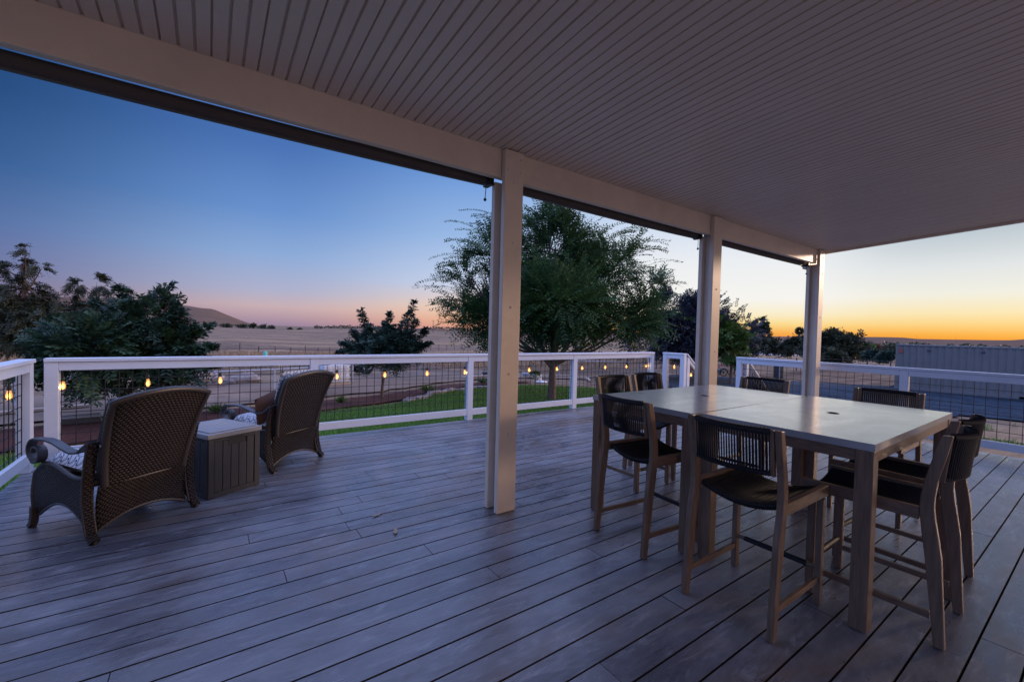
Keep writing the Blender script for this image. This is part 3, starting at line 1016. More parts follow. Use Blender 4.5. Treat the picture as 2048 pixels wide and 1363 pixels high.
# ------------------------------------------------------------------ tables
def table(label, loc, rot):
    t = thing('bar_table', label, 'table', loc, rot, 'two bar height tables pushed together')
    w, d = 1.65, .852
    mb = MB(); N = 28
    # top with round umbrella hole
    ho = .022
    outer = []
    for k in range(N*4):
        a = 2*PI*k/(N*4)
        c, s_ = math.cos(a), math.sin(a)
        q = min(w/2/max(abs(c), 1e-6), d/2/max(abs(s_), 1e-6))
        outer.append((c*q, s_*q))
    # force the exact corners
    corners = [(w/2, d/2), (-w/2, d/2), (-w/2, -d/2), (w/2, -d/2)]
    for cx, cy in corners:
        j = min(range(len(outer)), key=lambda i: (outer[i][0]-cx)**2+(outer[i][1]-cy)**2); outer[j] = (cx, cy)
    n = len(outer)
    inner = [(ho*math.cos(2*PI*k/n), ho*math.sin(2*PI*k/n)) for k in range(n)]
    z1, z0 = .893, .857
    v = [(x, y, z1) for x, y in outer]+[(x, y, z1) for x, y in inner]+[(x, y, z0) for x, y in outer]+[(x, y, z0) for x, y in inner]
    f = []
    for k in range(n):
        q = (k+1) % n
        f += [(k, q, n+q, n+k), (2*n+k, 3*n+k, 3*n+q, 2*n+q), (k, 2*n+k, 2*n+q, q), (n+k, n+q, 3*n+q, 3*n+k)]
    mb.add(v, f)
    mb.build('table_top', M_table, t)
    mb = MB(); v = []; n = 24
    for r_, z in ((.0215, .86), (.0215, .8945), (.030, .8955), (.034, .8935)):
        for k in range(n): v.append((r_*math.cos(2*PI*k/n), r_*math.sin(2*PI*k/n), z))
    mb.add(v, [(i*n+k, i*n+(k+1) % n, (i+1)*n+(k+1) % n, (i+1)*n+k) for i in range(3) for k in range(n)], True)
    mb.build('hole_ring', M_darkmetal, t)
    hw, hd = w/2-.004, d/2-.004
    for sx_, sy_ in ((-1, -1), (1, -1), (1, 1), (-1, 1)):
        mb = MB(); x0, x1 = sorted((sx_*hw, sx_*(hw-.072))); y0, y1 = sorted((sy_*hd, sy_*(hd-.072)))
        mb.box(x0, x1, y0, y1, .004, .856)
        mb.build('leg', M_leg, t, bevel=.003)
    for sy_ in (-1, 1):
        mb = MB(); y0, y1 = sorted((sy_*(hd-.004), sy_*(hd-.026))); mb.box(-hw+.073, hw-.073, y0, y1, .80, .856)
        mb.build('apron', M_bar, t, bevel=.002)
    for sx_ in (-1, 1):
        mb = MB(); x0, x1 = sorted((sx_*(hw-.004), sx_*(hw-.026))); mb.box(x0, x1, -hd+.073, hd-.073, .80, .856)
        mb.build('apron', M_bar, t, bevel=.002)
    return t


table('nearer grey topped bar table, with black chairs at its near corner', (3.333, 1.079, 0), R(.6))
table('farther grey topped bar table, next to the centre of the deck', (3.272, 1.935, 0), R(-.4))


# ------------------------------------------------------------------ bar chairs
def bar_chair():
    t = thing('bar_chair', '', 'chair', (0, 0, 0), 0, 'eight bar chairs round the two tables')
    back = [(0, .004), (.012, .2), (.024, .40), (.038, .50), (.050, .57), (.055, .62), (.054, .67), (.046, .75), (.02, .873), (.006, .958)]
    frt = [(.037, .004), (.058, .2), (.080, .40), (.093, .50), (.101, .57), (.104, .62), (.102, .67), (.090, .75), (.064, .867), (.040, .955)]
    for s_ in (-1, 1):
        y0, y1 = sorted((s_*.230, s_*.200))
        mb = MB(); mb.prism(back+frt[::-1], y0, y1)
        mb.build('leg', M_leg, t, bevel=.0035)
        mb = MB(); mb.box(.508, .548, y0, y1, .004, .552)
        mb.build('leg', M_leg, t, bevel=.0035)
        mb = MB(); y0, y1 = sorted((s_*.226, s_*.198))
        mb.box(.104, .585, y0, y1, .555, .612)
        mb.build('seat_rail', M_bar, t, bevel=.003)
        mb = MB(); y0, y1 = sorted((s_*.222, s_*.204)); mb.box(.056, .507, y0, y1, .118, .147)
        mb.build('side_stretcher', M_bar, t, bevel=.002)
        mb = MB(); y0, y1 = sorted((s_*.196, s_*.178))
        mb.prism([(.030, .74), (.056, .74), (.030, .955), (.008, .955)], y0, y1)
        mb.build('back_stile', M_leg, t, bevel=.002)
        mb = MB()
        for x0 in (.01, .515):
            mb.box(x0, x0+.028, s_*.215-.01, s_*.215+.01, .0005, .0045)
        mb.build('foot_pad', M_plastic, t)
    mb = MB(); mb.tube([(.528, -.199, .187), (.528, .199, .187)], .011, 10)
    mb.build('foot_rest', M_bar, t)
    mb = MB(); mb.tube([(.528, -.16, .187), (.528, .16, .187)], .0145, 12)
    for i in range(40): pass
    mb.build('foot_rest_wrap', M_cord, t)
    # seat: cords between curved front and rear bars
    def sz(y): return .597-.042*(1-(y/.195)**2)
    for x0 in (.118, .566):
        mb = MB()
        mb.tube([(x0, y, sz(y)-.010) for y in np.linspace(-.197, .197, 15)], .011, 8)
        mb.build('seat_bar', M_cord, t)
    mb = MB()
    n = 34
    for i in range(n):
        y = -.188+.376*i/(n-1)
        jz = rnd.uniform(-.0012, .0012)
        for up in (0, 1):
            off = .0125 if up else -.0125
            sag = .004 if up else .0
            yy = y+(.004 if up else -.002)
            pts = [(.106, yy, sz(y)-.010), (.118, yy, sz(y)-.010+off)]+[(x_, yy, sz(y)-.010+off-sag*math.sin(PI*(x_-.118)/.448)+jz) for x_ in (.23, .342, .454)]+[(.566, yy, sz(y)-.010+off), (.578, yy, sz(y)-.010)]
            mb.tube(pts, .0040, 5, cap=False)
    mb.build('seat', M_cord, t)
    mb = MB()
    for x0 in (.25, .42):
        mb.tube([(x0, y, sz(y)-.030) for y in np.linspace(-.197, .197, 9)], .008, 6)
    mb.build('seat_support', M_bar, t)
    # back rest
    def bxz(y, z):
        lean = .030-(z-.75)*.115
        return lean-.045*(1-(y/.18)**2)+.006
    mb = MB()
    for z in (.752, .946):
        mb.tube([(bxz(y, z), y, z) for y in np.linspace(-.179, .179, 15)], .015 if z > .9 else .012, 10)
    # wrap ridges on the top roll
    mb.build('back_bar', M_cord, t)
    mb = MB()
    n = 28
    for i in range(n):
        y = -.172+.344*i/(n-1)
        for s_ in (-1, 1):
            mb.tube([(bxz(y, .942)+s_*.013, y, .946), (bxz(y, .85)+s_*.010, y, .85), (bxz(y, .755)+s_*.011, y, .752)], .0032, 5, cap=False)
        # turn over the top and bottom
        mb.tube([(bxz(y, .946)-.013, y, .946), (bxz(y, .946)-.009, y, .9585), (bxz(y, .946)+.009, y, .9585), (bxz(y, .946)+.013, y, .946)], .0042, 5, cap=False)
        mb.tube([(bxz(y, .752)-.011, y, .752), (bxz(y, .752), y, .741), (bxz(y, .752)+.011, y, .752)], .0042, 5, cap=False)
    mb.build('backrest', M_cord, t)
    return t


ch = bar_chair()
# chair origin: rear feet line, facing local +X
spots = [
    ((2.070, 1.090), 0, 'black cord bar chair nearest the camera, on the left side of the nearer table'),
    ((2.192, 1.870), -5, 'black cord bar chair at the left end, closest to the white centre post'),
    ((2.905, .418), 91, 'black cord bar chair at the front right, in front of the thick near table leg'),
    ((3.455, .470), 88, 'black cord bar chair tucked behind the front right chair, nearer the right edge'),
    ((4.69, 1.13), 180, 'black cord bar chair on the right side with its back in front of the container'),
    ((4.66, 2.10), 182, 'black cord bar chair behind the table, its back left of the last white post'),
    ((3.28, 2.93), -91, 'left one of the two chairs at the far end, in front of the lawn'),
    ((3.84, 2.96), -90, 'right one of the two chairs at the far end, closer to the sloping stair rail'),
]
for i, ((x, y), a, lab) in enumerate(spots):
    if i == 0:
        ch.location = (x, y, .0005); ch.rotation_euler = (0, 0, R(a)); ch['label'] = lab
    else:
        copy_tree(ch, (x, y, .0005), R(a), lab)


# ------------------------------------------------------------------ wicker armchairs
def wicker_chair(label, loc, rot, w=.62):
    t = thing('wicker_armchair', label, 'armchair', loc, rot, 'two brown wicker armchairs')
    hx = w/2

    def bp(u, v):      # back surface: u 0..1 across, v 0..1 up
        a = 2*u-1
        hw = (.235+.055*v)
        z = .33+.545*v+.05*v*(1-a*a)
        y = .01-.045*v-.13*v*v - .035*(1-a*a)*(.4+.6*v)
        return (a*hw, y, z)
    mb = MB(); mb.grid(bp, 12, 12, True, lambda u, v: (u*.54, v*.56))
    mb.build('backrest', M_wicker, t, solid=.012)
    mb = MB()
    e = [bp(0, v/8) for v in range(9)]+[bp(u/10, 1) for u in range(1, 10)]+[bp(1, 1-v/8) for v in range(9)]
    mb.tube(e, .021, 8)
    mb.build('back_frame', M_wickrim, t)
    # inside edge panels: sides of the back, giving depth
    mb = MB()
    for a in (0, 1):
        s_ = -1 if a == 0 else 1
        mb.grid(lambda u, v: (bp(a, v)[0]-s_*0.0, bp(a, v)[1]+.10*u*(1-.5*v), bp(a, v)[2]), 3, 8, True, lambda u, v: (u*.1, v*.56))
    mb.build('back_side', M_wicker, t, solid=.008)

    # rear lower panel
    def rp(u, v):
        a = 2*u-1
        z0 = .055+.075*(1-a*a); z1 = .325+.012*(1-a*a)
        return (a*(.262-.0*v), .025+.03*math.sin(PI*v)*.8-.03*(1-a*a)*v, z0+(z1-z0)*v)
    mb = MB(); mb.grid(rp, 12, 6, True, lambda u, v: (u*.52, v*.27))
    mb.build('rear_panel', M_wicker, t, solid=.012)
    mb = MB(); mb.tube([rp(u/12, 1) for u in range(13)], .010, 6); mb.tube([rp(u/12, 0) for u in range(13)], .009, 6)
    mb.build('rear_panel_trim', M_wickrim, t)
    for s_ in (-1, 1):
        # side panel
        def sp_(u, v):
            y = .05+.55*u
            z0 = .075+.12*math.sin(PI*min(1, u*1.05)); z1 = .395+.02*math.sin(PI*u)-.03*math.sin(2*PI*u)
            if u > .85: z1 -= .25*(u-.85)
            return (s_*(hx-.012+.012*math.sin(PI*v)), y, z0+(z1-z0)*v)
        mb = MB(); mb.grid(sp_, 12, 8, True, lambda u, v: (u*.55, v*.34))
        mb.build('side_panel', M_wicker, t, solid=.012)
        mb = MB(); mb.tube([sp_(u/12, 1) for u in range(13)]+[sp_(1, v/6) for v in range(5, -1, -1)], .014, 8)
        mb.tube([sp_(u/12, 0) for u in range(13)], .010, 6)
        mb.build('side_trim', M_wickrim, t)
        # rear leg: bowed broad leg
        mb = MB()
        pr_ = [(-.012, .0), (-.030, .012), (.012, .05), (.04, .15), (.055, .26), (.048, .38), (.028, .50), (-.004, .625)]
        pts = [(s_*(hx-.004), y, z) for y, z in pr_[1:]]
        mb.strip(pts, .050, .038, (1, 0, 0))
        o = mb.build('leg', M_wicker, t, bevel=.008)
        mb = MB(); mb.tube([(s_*(hx-.004), -.042, .012), (s_*(hx-.004), .01, .012)], .0118, 8)
        mb.tube([(s_*(hx-.030), y-.004, z) for y, z in pr_[2:]], .008, 6)
        mb.tube([(s_*(hx+.020), y-.004, z) for y, z in pr_[2:]], .008, 6)
        mb.build('leg_trim', M_wickrim, o)
        # front leg
        mb = MB(); mb.strip([(s_*hx, .588, .14), (s_*hx, .590, .08), (s_*hx, .600, .03), (s_*hx, .622, .008)], .042, .03, (1, 0, 0))
        mb.tube([(s_*hx, .585, .012), (s_*hx, .625, .012)], .0118, 8)
        mb.build('leg', M_wickrim, t, bevel=.006)
        # arm with scroll
        pts = [(-.012, .625), (.03, .598), (.09, .556), (.16, .545), (.25, .565), (.34, .590), (.42, .600), (.49, .596)]
        c = (.535, .505)
        for k in range(26):
            a = R(104)-k*R(19); r_ = .093-.0028*k
            if k > 8: r_ = .070-(k-8)*.0028
            if k > 5 and k <= 8: r_ = .093-.0028*k-(k-5)*.004
            pts.append((c[0]+r_*math.cos(a)-.0*k, c[1]+r_*math.sin(a)))
        mb = MB(); mb.strip([(s_*(hx+.006), y, z) for y, z in pts], .052, .013, (1, 0, 0))
        mb.build('armrest', M_wickrimA, t, bevel=.003)
        mb = MB(); mb.beam((s_*(hx-.03), -.03, .600), (s_*.262, -.055, .604), .02, .012)
        mb.build('arm_bracket', M_metalr, t)
    # front panel
    mb = MB(); mb.grid(lambda u, v: ((2*u-1)*(hx-.01), .605, .10+.06*math.sin(PI*u)*(1-v)+v*.26), 10, 5, True, lambda u, v: (u*.6, v*.26))
    mb.build('front_panel', M_wicker, t, solid=.012)
    # seat deck and cushions
    mb = MB(); mb.box(-hx+.02, hx-.02, .04, .60, .345, .36); mb.build('seat_base', M_wickrim, t)

    def cushion(cx, cy, cz, lx, ly, lz, rotx, name, mat):
        mb = MB(); N = 12
        mt = Matrix.Translation((cx, cy, cz)) @ Matrix.Rotation(rotx, 4, 'X')

        def pt(u, v, sg):
            a, b = 2*u-1, 2*v-1
            e = (max(0, 1-abs(a)**5)*max(0, 1-abs(b)**5))**.45
            return tuple(mt @ Vector((a*lx/2*(1-.03*b*b), b*ly/2*(1-.03*a*a), sg*lz/2*e)))
        for sg in (1, -1):
            mb.grid(lambda u, v: pt(u, v, sg), N, N, True, lambda u, v: (u*lx, v*ly))
        return mb.build(name, mat, t)
    cushion(0, .33, .425, w-.09, .54, .12, R(2), 'seat_cushion', M_cush)
    cushion(0, .06, .66, w-.17, .46 if w > .61 else .56, .11, R(103), 'back_cushion', M_cush)
    return t, cushion


M_wickrimA = wood_mat("arm_binding", (.06, .058, .072), (.03, .03, .037), .38, (50, 90, 50))
M_metalr = Mat("bracket_metal", (.35, .32, .30), .35, .7).m
a36 = math.atan2(.35, .48)
c1 = Vector((-.33, 3.795, 0))
wicker_chair('brown wicker armchair in the left foreground, with its scroll arm before the railing corner', tuple(c1), a36)
c2 = Vector((.728, 4.675, 0))
t2, cu = wicker_chair('brown wicker armchair right of the storage box, with a rust pillow beside its cushion', tuple(c2), R(35.5), .60)
pz = thing('throw_pillow', 'rust coloured throw pillow leaning in the farther wicker armchair', 'pillow', tuple(c2), R(35.5))
mb = MB()
mt = Matrix.Translation((-.13, .20, .56)) @ Matrix.Rotation(R(-16), 4, 'Y') @ Matrix.Rotation(R(100), 4, 'X')
for sg in (1, -1):
    mb.grid(lambda u, v: tuple(mt @ Vector(((2*u-1)*.17, (2*v-1)*.17, sg*.055*(max(0, 1-abs(2*u-1)**4)*max(0, 1-abs(2*v-1)**4))**.5))), 10, 10, True, lambda u, v: (u, v))
mb.build('pillow_cover', M_pillow, pz)

# ------------------------------------------------------------------ storage box
fd = R(27.8)
bxo = thing('storage_box', 'dark grey plank look storage box between the wicker armchairs', 'storage box', (.007, 4.052, 0), fd)
wX, wY, hZ = .405, .53, .52
mb = MB()
mb.box(.012, wX-.012, .012, wY-.012, .0, .468)
o = mb.build('body', M_box, bxo, bevel=.004)
mb = MB()
pw = (wX-.09)/5
for i in range(5):
    mb.box(.045+i*pw+.0022, .045+(i+1)*pw-.0022, .002, .0118, .042, .40 if i in (2, 3) else .44)
py = (wY-.09)/6
for i in range(6):
    mb.box(.002, .0118, .045+i*py+.0022, .045+(i+1)*py-.0022, .042, .44)
    mb.box(wX-.0118, wX-.002, .045+i*py+.0022, .045+(i+1)*py-.0022, .042, .44)
mb.build('plank', M_box, bxo, bevel=.002)
mb = MB()
for x0, x1 in ((0, .043), (wX-.043, wX)):
    mb.box(x0, x1, -.004, .0115, 0, .466)
mb.box(.0435, wX-.0435, -.003, .0115, 0, .040)
mb.box(.0435, .15, -.003, .0115, .4425, .466); mb.box(.262, wX-.0435, -.003, .0115, .4425, .466); mb.box(.15, .262, -.003, .0115, .452, .466)
for y0, y1 in ((.0, .043), (wY-.043, wY)):
    mb.box(-.004, .0115, y0+.012, y1, 0, .466); mb.box(wX-.0115, wX+.004, y0+.012, y1, 0, .466)
mb.box(-.003, .0115, .0435, wY-.0435, 0, .040); mb.box(wX-.0115, wX+.003, .0435, wY-.0435, 0, .040)
mb.build('trim', M_box, bxo, bevel=.002)
mb = MB(); mb.box(.16, .25, .0119, .0125, .405, .440); mb.box(.15, .262, -.001, .0116, .402, .4505)
mb.build('handle_slot', M_black, bxo)
mb = MB()
mb.box(-.012, wX+.012, -.012, wY+.006, .47, .508)
lid = mb.build('lid', M_lid, bxo, bevel=.005)
mb = MB()
n = 7
for i in range(n):
    y0 = .022+i*(wY-.05)/n
    mb.box(.02, wX-.02, y0+.003, y0+(wY-.05)/n-.003, .5085, .5165)
mb.build('lid_slat', M_lid, lid, bevel=.002)

# ------------------------------------------------------------------ fallen leaves
for (x, y, a, sz_) in ((1.02, 3.10, .3, .045), (1.04, 2.78, 1.2, .05), (2.13, 3.55, 2.0, .03)):
    mb = MB()
    m4 = Matrix.Translation((x, y, .004)) @ Matrix.Rotation(a, 4, 'Z')
    v = [m4 @ Vector((sz_*u, sz_*.28*math.sin(PI*(u+1)/2)*s_, .006*abs(u)+.003)) for u in (-1, -.5, 0, .5, 1) for s_ in (-1, 1)]
    mb.add(v, [(i*2, i*2+2, i*2+3, i*2+1) for i in range(4)])
    o = mb.build('fallen_leaf', M_leafdry, solid=.001)
    tag(o, {0: 'curled dry leaf on the boards left of the centre post', 1: 'larger dry leaf lying nearest the camera left of the centre post', 2: 'tiny dry leaf on the boards just left of the post foot'}[0 if x == 1.02 else 1 if x == 1.04 else 2], 'leaf', 'dry leaves on the deck')


# ------------------------------------------------------------------ vegetation
def leaves_mesh(name, P, Dv, Nv, L, Wd, mat, parent, var=None):
    """P base points, Dv unit directions, Nv unit side vectors, arrays; builds pointed leaves (2 tris as one quad)"""
    n = len(P)
    L = np.broadcast_to(L, (n,))[:, None]; Wd = np.broadcast_to(Wd, (n,))[:, None]
    v = np.empty((n, 4, 3))
    v[:, 0] = P; v[:, 1] = P+Dv*L*.45+Nv*Wd*.5; v[:, 2] = P+Dv*L; v[:, 3] = P+Dv*L*.45-Nv*Wd*.5
    me = bpy.data.meshes.new(name)
    me.vertices.add(n*4); me.vertices.foreach_set('co', v.reshape(-1))
    me.loops.add(n*4); me.loops.foreach_set('vertex_index', np.arange(n*4, dtype=np.int32))
    me.polygons.add(n); me.polygons.foreach_set('loop_start', np.arange(0, n*4, 4, dtype=np.int32))
    me.polygons.foreach_set('loop_total', np.full(n, 4, dtype=np.int32))
    a = me.attributes.new('leafv', 'FLOAT', 'FACE')
    a.data.foreach_set('value', (var if var is not None else rng.random(n)).astype(np.float32))
    me.materials.append(mat); me.update(calc_edges=True)
    o = bpy.data.objects.new(name, me); COL.objects.link(o)
    if parent is not None: o.parent = parent
    return o


def unit(a): return a/np.maximum(1e-9, np.linalg.norm(a, axis=-1, keepdims=True))


def fronds(starts, dirs, length, nl, leafL, leafW, droop, ang=55, jitter=.1, clumpv=None):
    """pinnate fronds; returns leaf arrays"""
    n = len(starts)
    mag = np.linalg.norm(dirs, axis=1); dirs = unit(dirs)
    Ls = length*mag*(.7+.6*rng.random(n))
    P, D, N, V = [], [], [], []
    down = np.array([0, 0, -1.0])
    side0 = unit(np.cross(dirs, np.array([0, 0, 1.0]))+1e-6)
    tw = rng.uniform(-.9, .9, n)[:, None]
    side = unit(side0*np.cos(tw)+unit(np.cross(dirs, side0))*np.sin(tw))
    cv = clumpv if clumpv is not None else rng.random(n)
    for k in range(nl):
        t = (k+.7)/nl
        pos = starts+dirs*(Ls*t)[:, None]+down*(droop*(Ls*t*t))[:, None]
        tan = unit(dirs+down*(2*droop*t))
        for s_ in (-1, 1):
            ca, sa = math.cos(R(ang)), math.sin(R(ang))
            d = unit(tan*ca+side*s_*sa+rng.normal(0, jitter, (n, 3)))
            nn = unit(np.cross(d, np.cross(tan, side))+rng.normal(0, .25, (n, 3)))
            P.append(pos); D.append(d); N.append(nn); V.append(np.clip(cv+rng.normal(0, .15, n), 0, 1))
    P = np.concatenate(P); D = np.concatenate(D); N = np.concatenate(N); V = np.concatenate(V)
    return P, D, N, leafL*(.75+.5*rng.random(len(P))), leafW*(.75+.5*rng.random(len(P))), V


def rand_dirs(n):
    return unit(rng.normal(0, 1, (n, 3)))


def tree(name, label, cat, base, trunk_h, trunk_r, lobes, mat, nfr, flen, nl, leafL, leafW, droop, group=None, lean=(0, 0), up=.25, jitter=.12, shell=.35, limbs=3, outw=1.0, shoots=()):
    """lobes: (dx,dy,z,r,rz) relative to base in metres; leaves fill the outer part of each lobe"""
    t = thing(name, label, cat, tuple(base), 0, group)
    mb = MB()
    top = Vector((lean[0], lean[1], trunk_h))
    pts = [Vector((0, 0, -.1)), Vector((lean[0]*.15, lean[1]*.15, trunk_h*.33)), Vector((lean[0]*.5, lean[1]*.5, trunk_h*.66)), top]
    mb.tube(pts, [trunk_r*1.25, trunk_r, trunk_r*.85, trunk_r*.7], 9)
    for dx, dy, z, r_, rz in lobes:
        c = Vector((dx, dy, z))
        j = Vector((rnd.uniform(-.1, .1), rnd.uniform(-.1, .1), 0))*r_
        st_ = pts[2].lerp(top, rnd.uniform(.3, 1))
        mid = st_.lerp(c, .5)+j+Vector((0, 0, -.08*(c-st_).length))
        mb.tube([st_, mid, c], [trunk_r*.5, trunk_r*.32, trunk_r*.16], 6, cap=False)
        for _ in range(limbs):
            q = Vector(rand_dirs(1)[0]); q.z = abs(q.z)*.8
            e = c+Vector((q.x*r_*.8, q.y*r_*.8, q.z*rz*.8))
            s2 = mid.lerp(c, rnd.random())
            mb.tube([s2, s2.lerp(e, .5)+Vector((0, 0, .05*r_)), e], [trunk_r*.18, trunk_r*.11, trunk_r*.05], 5, cap=False)
    mb.build('trunk', M_bark, t)
    vol = np.array([l[3]**2*l[4] for l in lobes]); vol = vol/vol.sum()
    SP, SD, CV = [], [], []
    for (dx, dy, z, r_, rz), w in zip(lobes, vol):
        n = max(6, int(nfr*w))
        # clumps inside the lobe
        nc = max(4, n//16)
        cd = rand_dirs(nc); cr = (shell+(1-shell)*rng.random(nc)**.6)[:, None]
        cc = cd*cr*np.array([r_, r_, rz])
        idx = rng.integers(0, nc, n)
        p = cc[idx]+rng.normal(0, .13*r_, (n, 3))
        d = unit(unit(p/np.array([r_, r_, rz]))*outw+np.array([0, 0, up])+rng.normal(0, .35, (n, 3)))
        p = p*.88-d*flen*.25
        SP.append(p+np.array([dx, dy, z])); SD.append(d)
        cvc = rng.random(nc)
        CV.append(np.clip(cvc[idx]*.8+.2*rng.random(n), 0, 1))
    for sh in shoots:
        (ax, ay, az_), (bx2, by2, bz2), n, ln = sh
        a_, b_ = np.array([ax, ay, az_]), np.array([bx2, by2, bz2])
        u = rng.random(n)**.8
        bend = np.sin(u*PI)[:, None]*np.array([rnd.uniform(-.06, .06), rnd.uniform(-.06, .06), 0])
        p = a_+(b_-a_)*u[:, None]+bend
        q = rand_dirs(n); q[:, 2] = np.abs(q[:, 2])*.5+.35
        SP.append(p); SD.append(unit(q)*((1.15-.75*u)*ln/flen)[:, None]); CV.append(rng.random(n))
        mbs = MB(); mbs.tube([a_, (a_+b_)/2, b_], [.014, .009, .003], 5); mbs.build('shoot', M_bark, t)
    SP = np.concatenate(SP); SD = np.concatenate(SD); CV = np.concatenate(CV)
    P, D, N, L_, W_, V = fronds(SP, SD, flen, nl, leafL, leafW, droop, jitter=jitter, clumpv=CV)
    leaves_mesh('crown', P, D, N, L_, W_, mat, t, V)
    return t


def tz(x, y): return terrain(x, y)


def rt(dx, dup, depth=0):
    """offset seen dx metres to the right, depth metres further off"""
    r2 = Vector((_r[0], _r[1], 0)); f2 = Vector((FW[0], FW[1], 0)).normalized()
    v = r2*dx+f2*depth
    return v.x, v.y, dup


def lobe(dx, z, r_, rz, dep=0): return (*rt(dx, z, dep)[:2], z, r_, rz)


# main tree behind the far railing
bx_, by_ = 9.41, 10.98
L = [lobe(0, 3.0, 1.6, 1.0), lobe(-1.9, 2.75, 1.3, .75, .3), lobe(1.9, 2.75, 1.3, .7, -.3), lobe(-1.2, 3.9, 1.3, .9, .3), lobe(1.1, 4.0, 1.3, .9), lobe(0, 5.1, 1.3, 1.0), lobe(-2.9, 3.3, .8, .7), lobe(3.0, 3.2, .9, .7), lobe(-1.9, 4.8, .9, .8), lobe(2.1, 4.7, .9, .7), lobe(.2, 3.5, 1.5, 1.0, 1.7), lobe(0, 3.3, 1.4, .9, -1.7), lobe(-.3, 6.0, .9, .7), lobe(.8, 2.4, 1.0, .3), lobe(-1.0, 2.4, 1.0, .3), lobe(2.7, 2.55, .8, .3), lobe(-2.7, 2.65, .7, .3), lobe(3.3, 4.0, .5, .5), lobe(-3.0, 4.1, .5, .5)]
tree('shade_tree', 'large feathery green tree with forked trunk beyond the far railing', 'tree', (bx_, by_, tz(bx_, by_)), 1.35, .13, L, M_leaf_green, 7600, .78, 9, .115, .044, .14, up=.5, limbs=3, shell=.3, jitter=.14, outw=1.3)
# its long whips standing out on both sides
wt = [o for o in bpy.data.objects if o.name == 'shade_tree'][0]
whP, whD = [], []
for side_, z0, z1 in ((-1, 2.2, 6.0), (1, 2.4, 5.8)):
    for k in range(44 if side_ < 0 else 34):
        z = z0+(z1-z0)*(k+rnd.random())/(44 if side_ < 0 else 34)
        env = 3.5*math.sqrt(max(0.05, 1-((z-3.2)/3.1)**2)) if z > 3.2 else 3.3
        x = side_*env*rnd.uniform(.72, .95)
        v = rt(x, z, rnd.uniform(-1.2, 1.2))
        dd = rt(side_*1.0, 0, rnd.uniform(-.5, .5))
        whP.append((v[0], v[1], z)); whD.append((dd[0], dd[1], rnd.uniform(.25, .9)))
P, D, N, L_, W_, V = fronds(np.array(whP), unit(np.array(whD)), 1.35, 20, .11, .040, .36, jitter=.06)
wh = leaves_mesh('long_shoots', P, D, N, L_, W_, M_leaf_green, wt, V)

# bluish tree to its right
p = far(1372, 742, 27)
L = [lobe(0, 3.2, 2.4, 1.6), lobe(-2.2, 2.9, 1.9, 1.3), lobe(2.2, 2.9, 2.0, 1.4), lobe(-1.0, 4.6, 1.7, 1.1), lobe(.9, 4.4, 1.6, 1.1), lobe(0, 2.1, 2.4, .8)]
tree('broadleaf_tree', 'blue grey bushy tree right of the large green tree', 'tree', (p.x, p.y, tz(p.x, p.y)), 1.6, .16, L, M_leaf_blue, 5500, .55, 6, .15, .075, .18, up=.3)
p = far(1462, 742, 25)
L = [lobe(0, 2.5, 1.2, 1.1), lobe(-.9, 3.2, 1.0, .9), lobe(.5, 1.9, 1.0, .6)]
tree('broadleaf_tree', 'small yellow green tree between the bluish tree and the horizon', 'tree', (p.x, p.y, tz(p.x, p.y)), 1.1, .08, L, M_leaf_lime, 900, .42, 6, .15, .075, .2, up=.3)

# young tree left of centre
p = Vector((4.557, 13.662, 0)); z0 = tz(p.x, p.y)
L = [lobe(-.55, 1.55, .6, .45), lobe(.15, 1.7, .7, .55), lobe(.75, 1.65, .55, .5), lobe(.0, 1.3, .85, .32), lobe(.3, 1.6, .55, .5, .5), lobe(.3, 1.6, .55, .5, -.5)]
SH = []
for x0_, x1_, z1_, dpt in ((-.7, -1.35, 1.75, 0), (-.6, -1.05, 2.15, .3), (-.45, -.72, 2.85, 0), (-.3, -.35, 2.35, -.3), (-.1, -.05, 2.45, .4), (.1, .18, 2.75, 0), (.25, .42, 2.35, -.3), (.5, .72, 2.8, .2), (.6, .98, 3.15, 0), (.7, 1.12, 2.55, -.3), (.8, 1.38, 2.3, .2), (.8, 1.5, 1.8, 0), (-.8, -1.5, 1.4, .2)):
    q0_, q1_ = rt(x0_, 0, dpt*.5), rt(x1_, 0, dpt)
    SH.append(((q0_[0], q0_[1], 1.45), (q1_[0], q1_[1], z1_), 95, .30))
tree('young_tree', 'small young tree with upright leafy shoots in the mulch bed', 'tree', (p.x, p.y, z0), 1.1, .045, L, M_leaf_teal, 1900, .28, 6, .095, .036, .35, up=.6, lean=rt(.12, 0)[:2], limbs=2, shoots=SH)

# left shrub like tree
p = Vector((-1.55, 12.9, 0)); z0 = tz(p.x, p.y)
L = [lobe(-.8, 1.65, .65, .5), lobe(0, 1.85, .8, .65), lobe(.95, 1.65, .7, .6), lobe(-.25, 2.3, .5, .45), lobe(.75, 2.3, .5, .45), lobe(1.25, 1.15, .5, .3), lobe(.2, 1.3, .9, .3), lobe(.2, 1.6, .9, .8, .9), lobe(0, 1.6, .9, .8, -.9), lobe(.95, 2.65, .25, .35), lobe(1.45, 1.35, .3, .25)]
SH = []
for x0_, x1_, z1_, dpt in ((-1.0, -1.5, 2.3, 0), (-.5, -.9, 2.7, .3), (-.2, -.1, 3.05, 0), (.3, .35, 2.75, -.3), (.7, .85, 3.1, .2), (.8, 1.3, 2.7, 0), (1.0, 1.75, 2.2, .2), (1.2, 2.0, 1.7, 0), (1.2, 2.05, 1.25, 0), (-1.2, -1.9, 1.9, 0)):
    q0_, q1_ = rt(x0_, 0, dpt*.5), rt(x1_, 0, dpt)
    SH.append(((q0_[0], q0_[1], 1.5), (q1_[0], q1_[1], z1_), 80, .34))
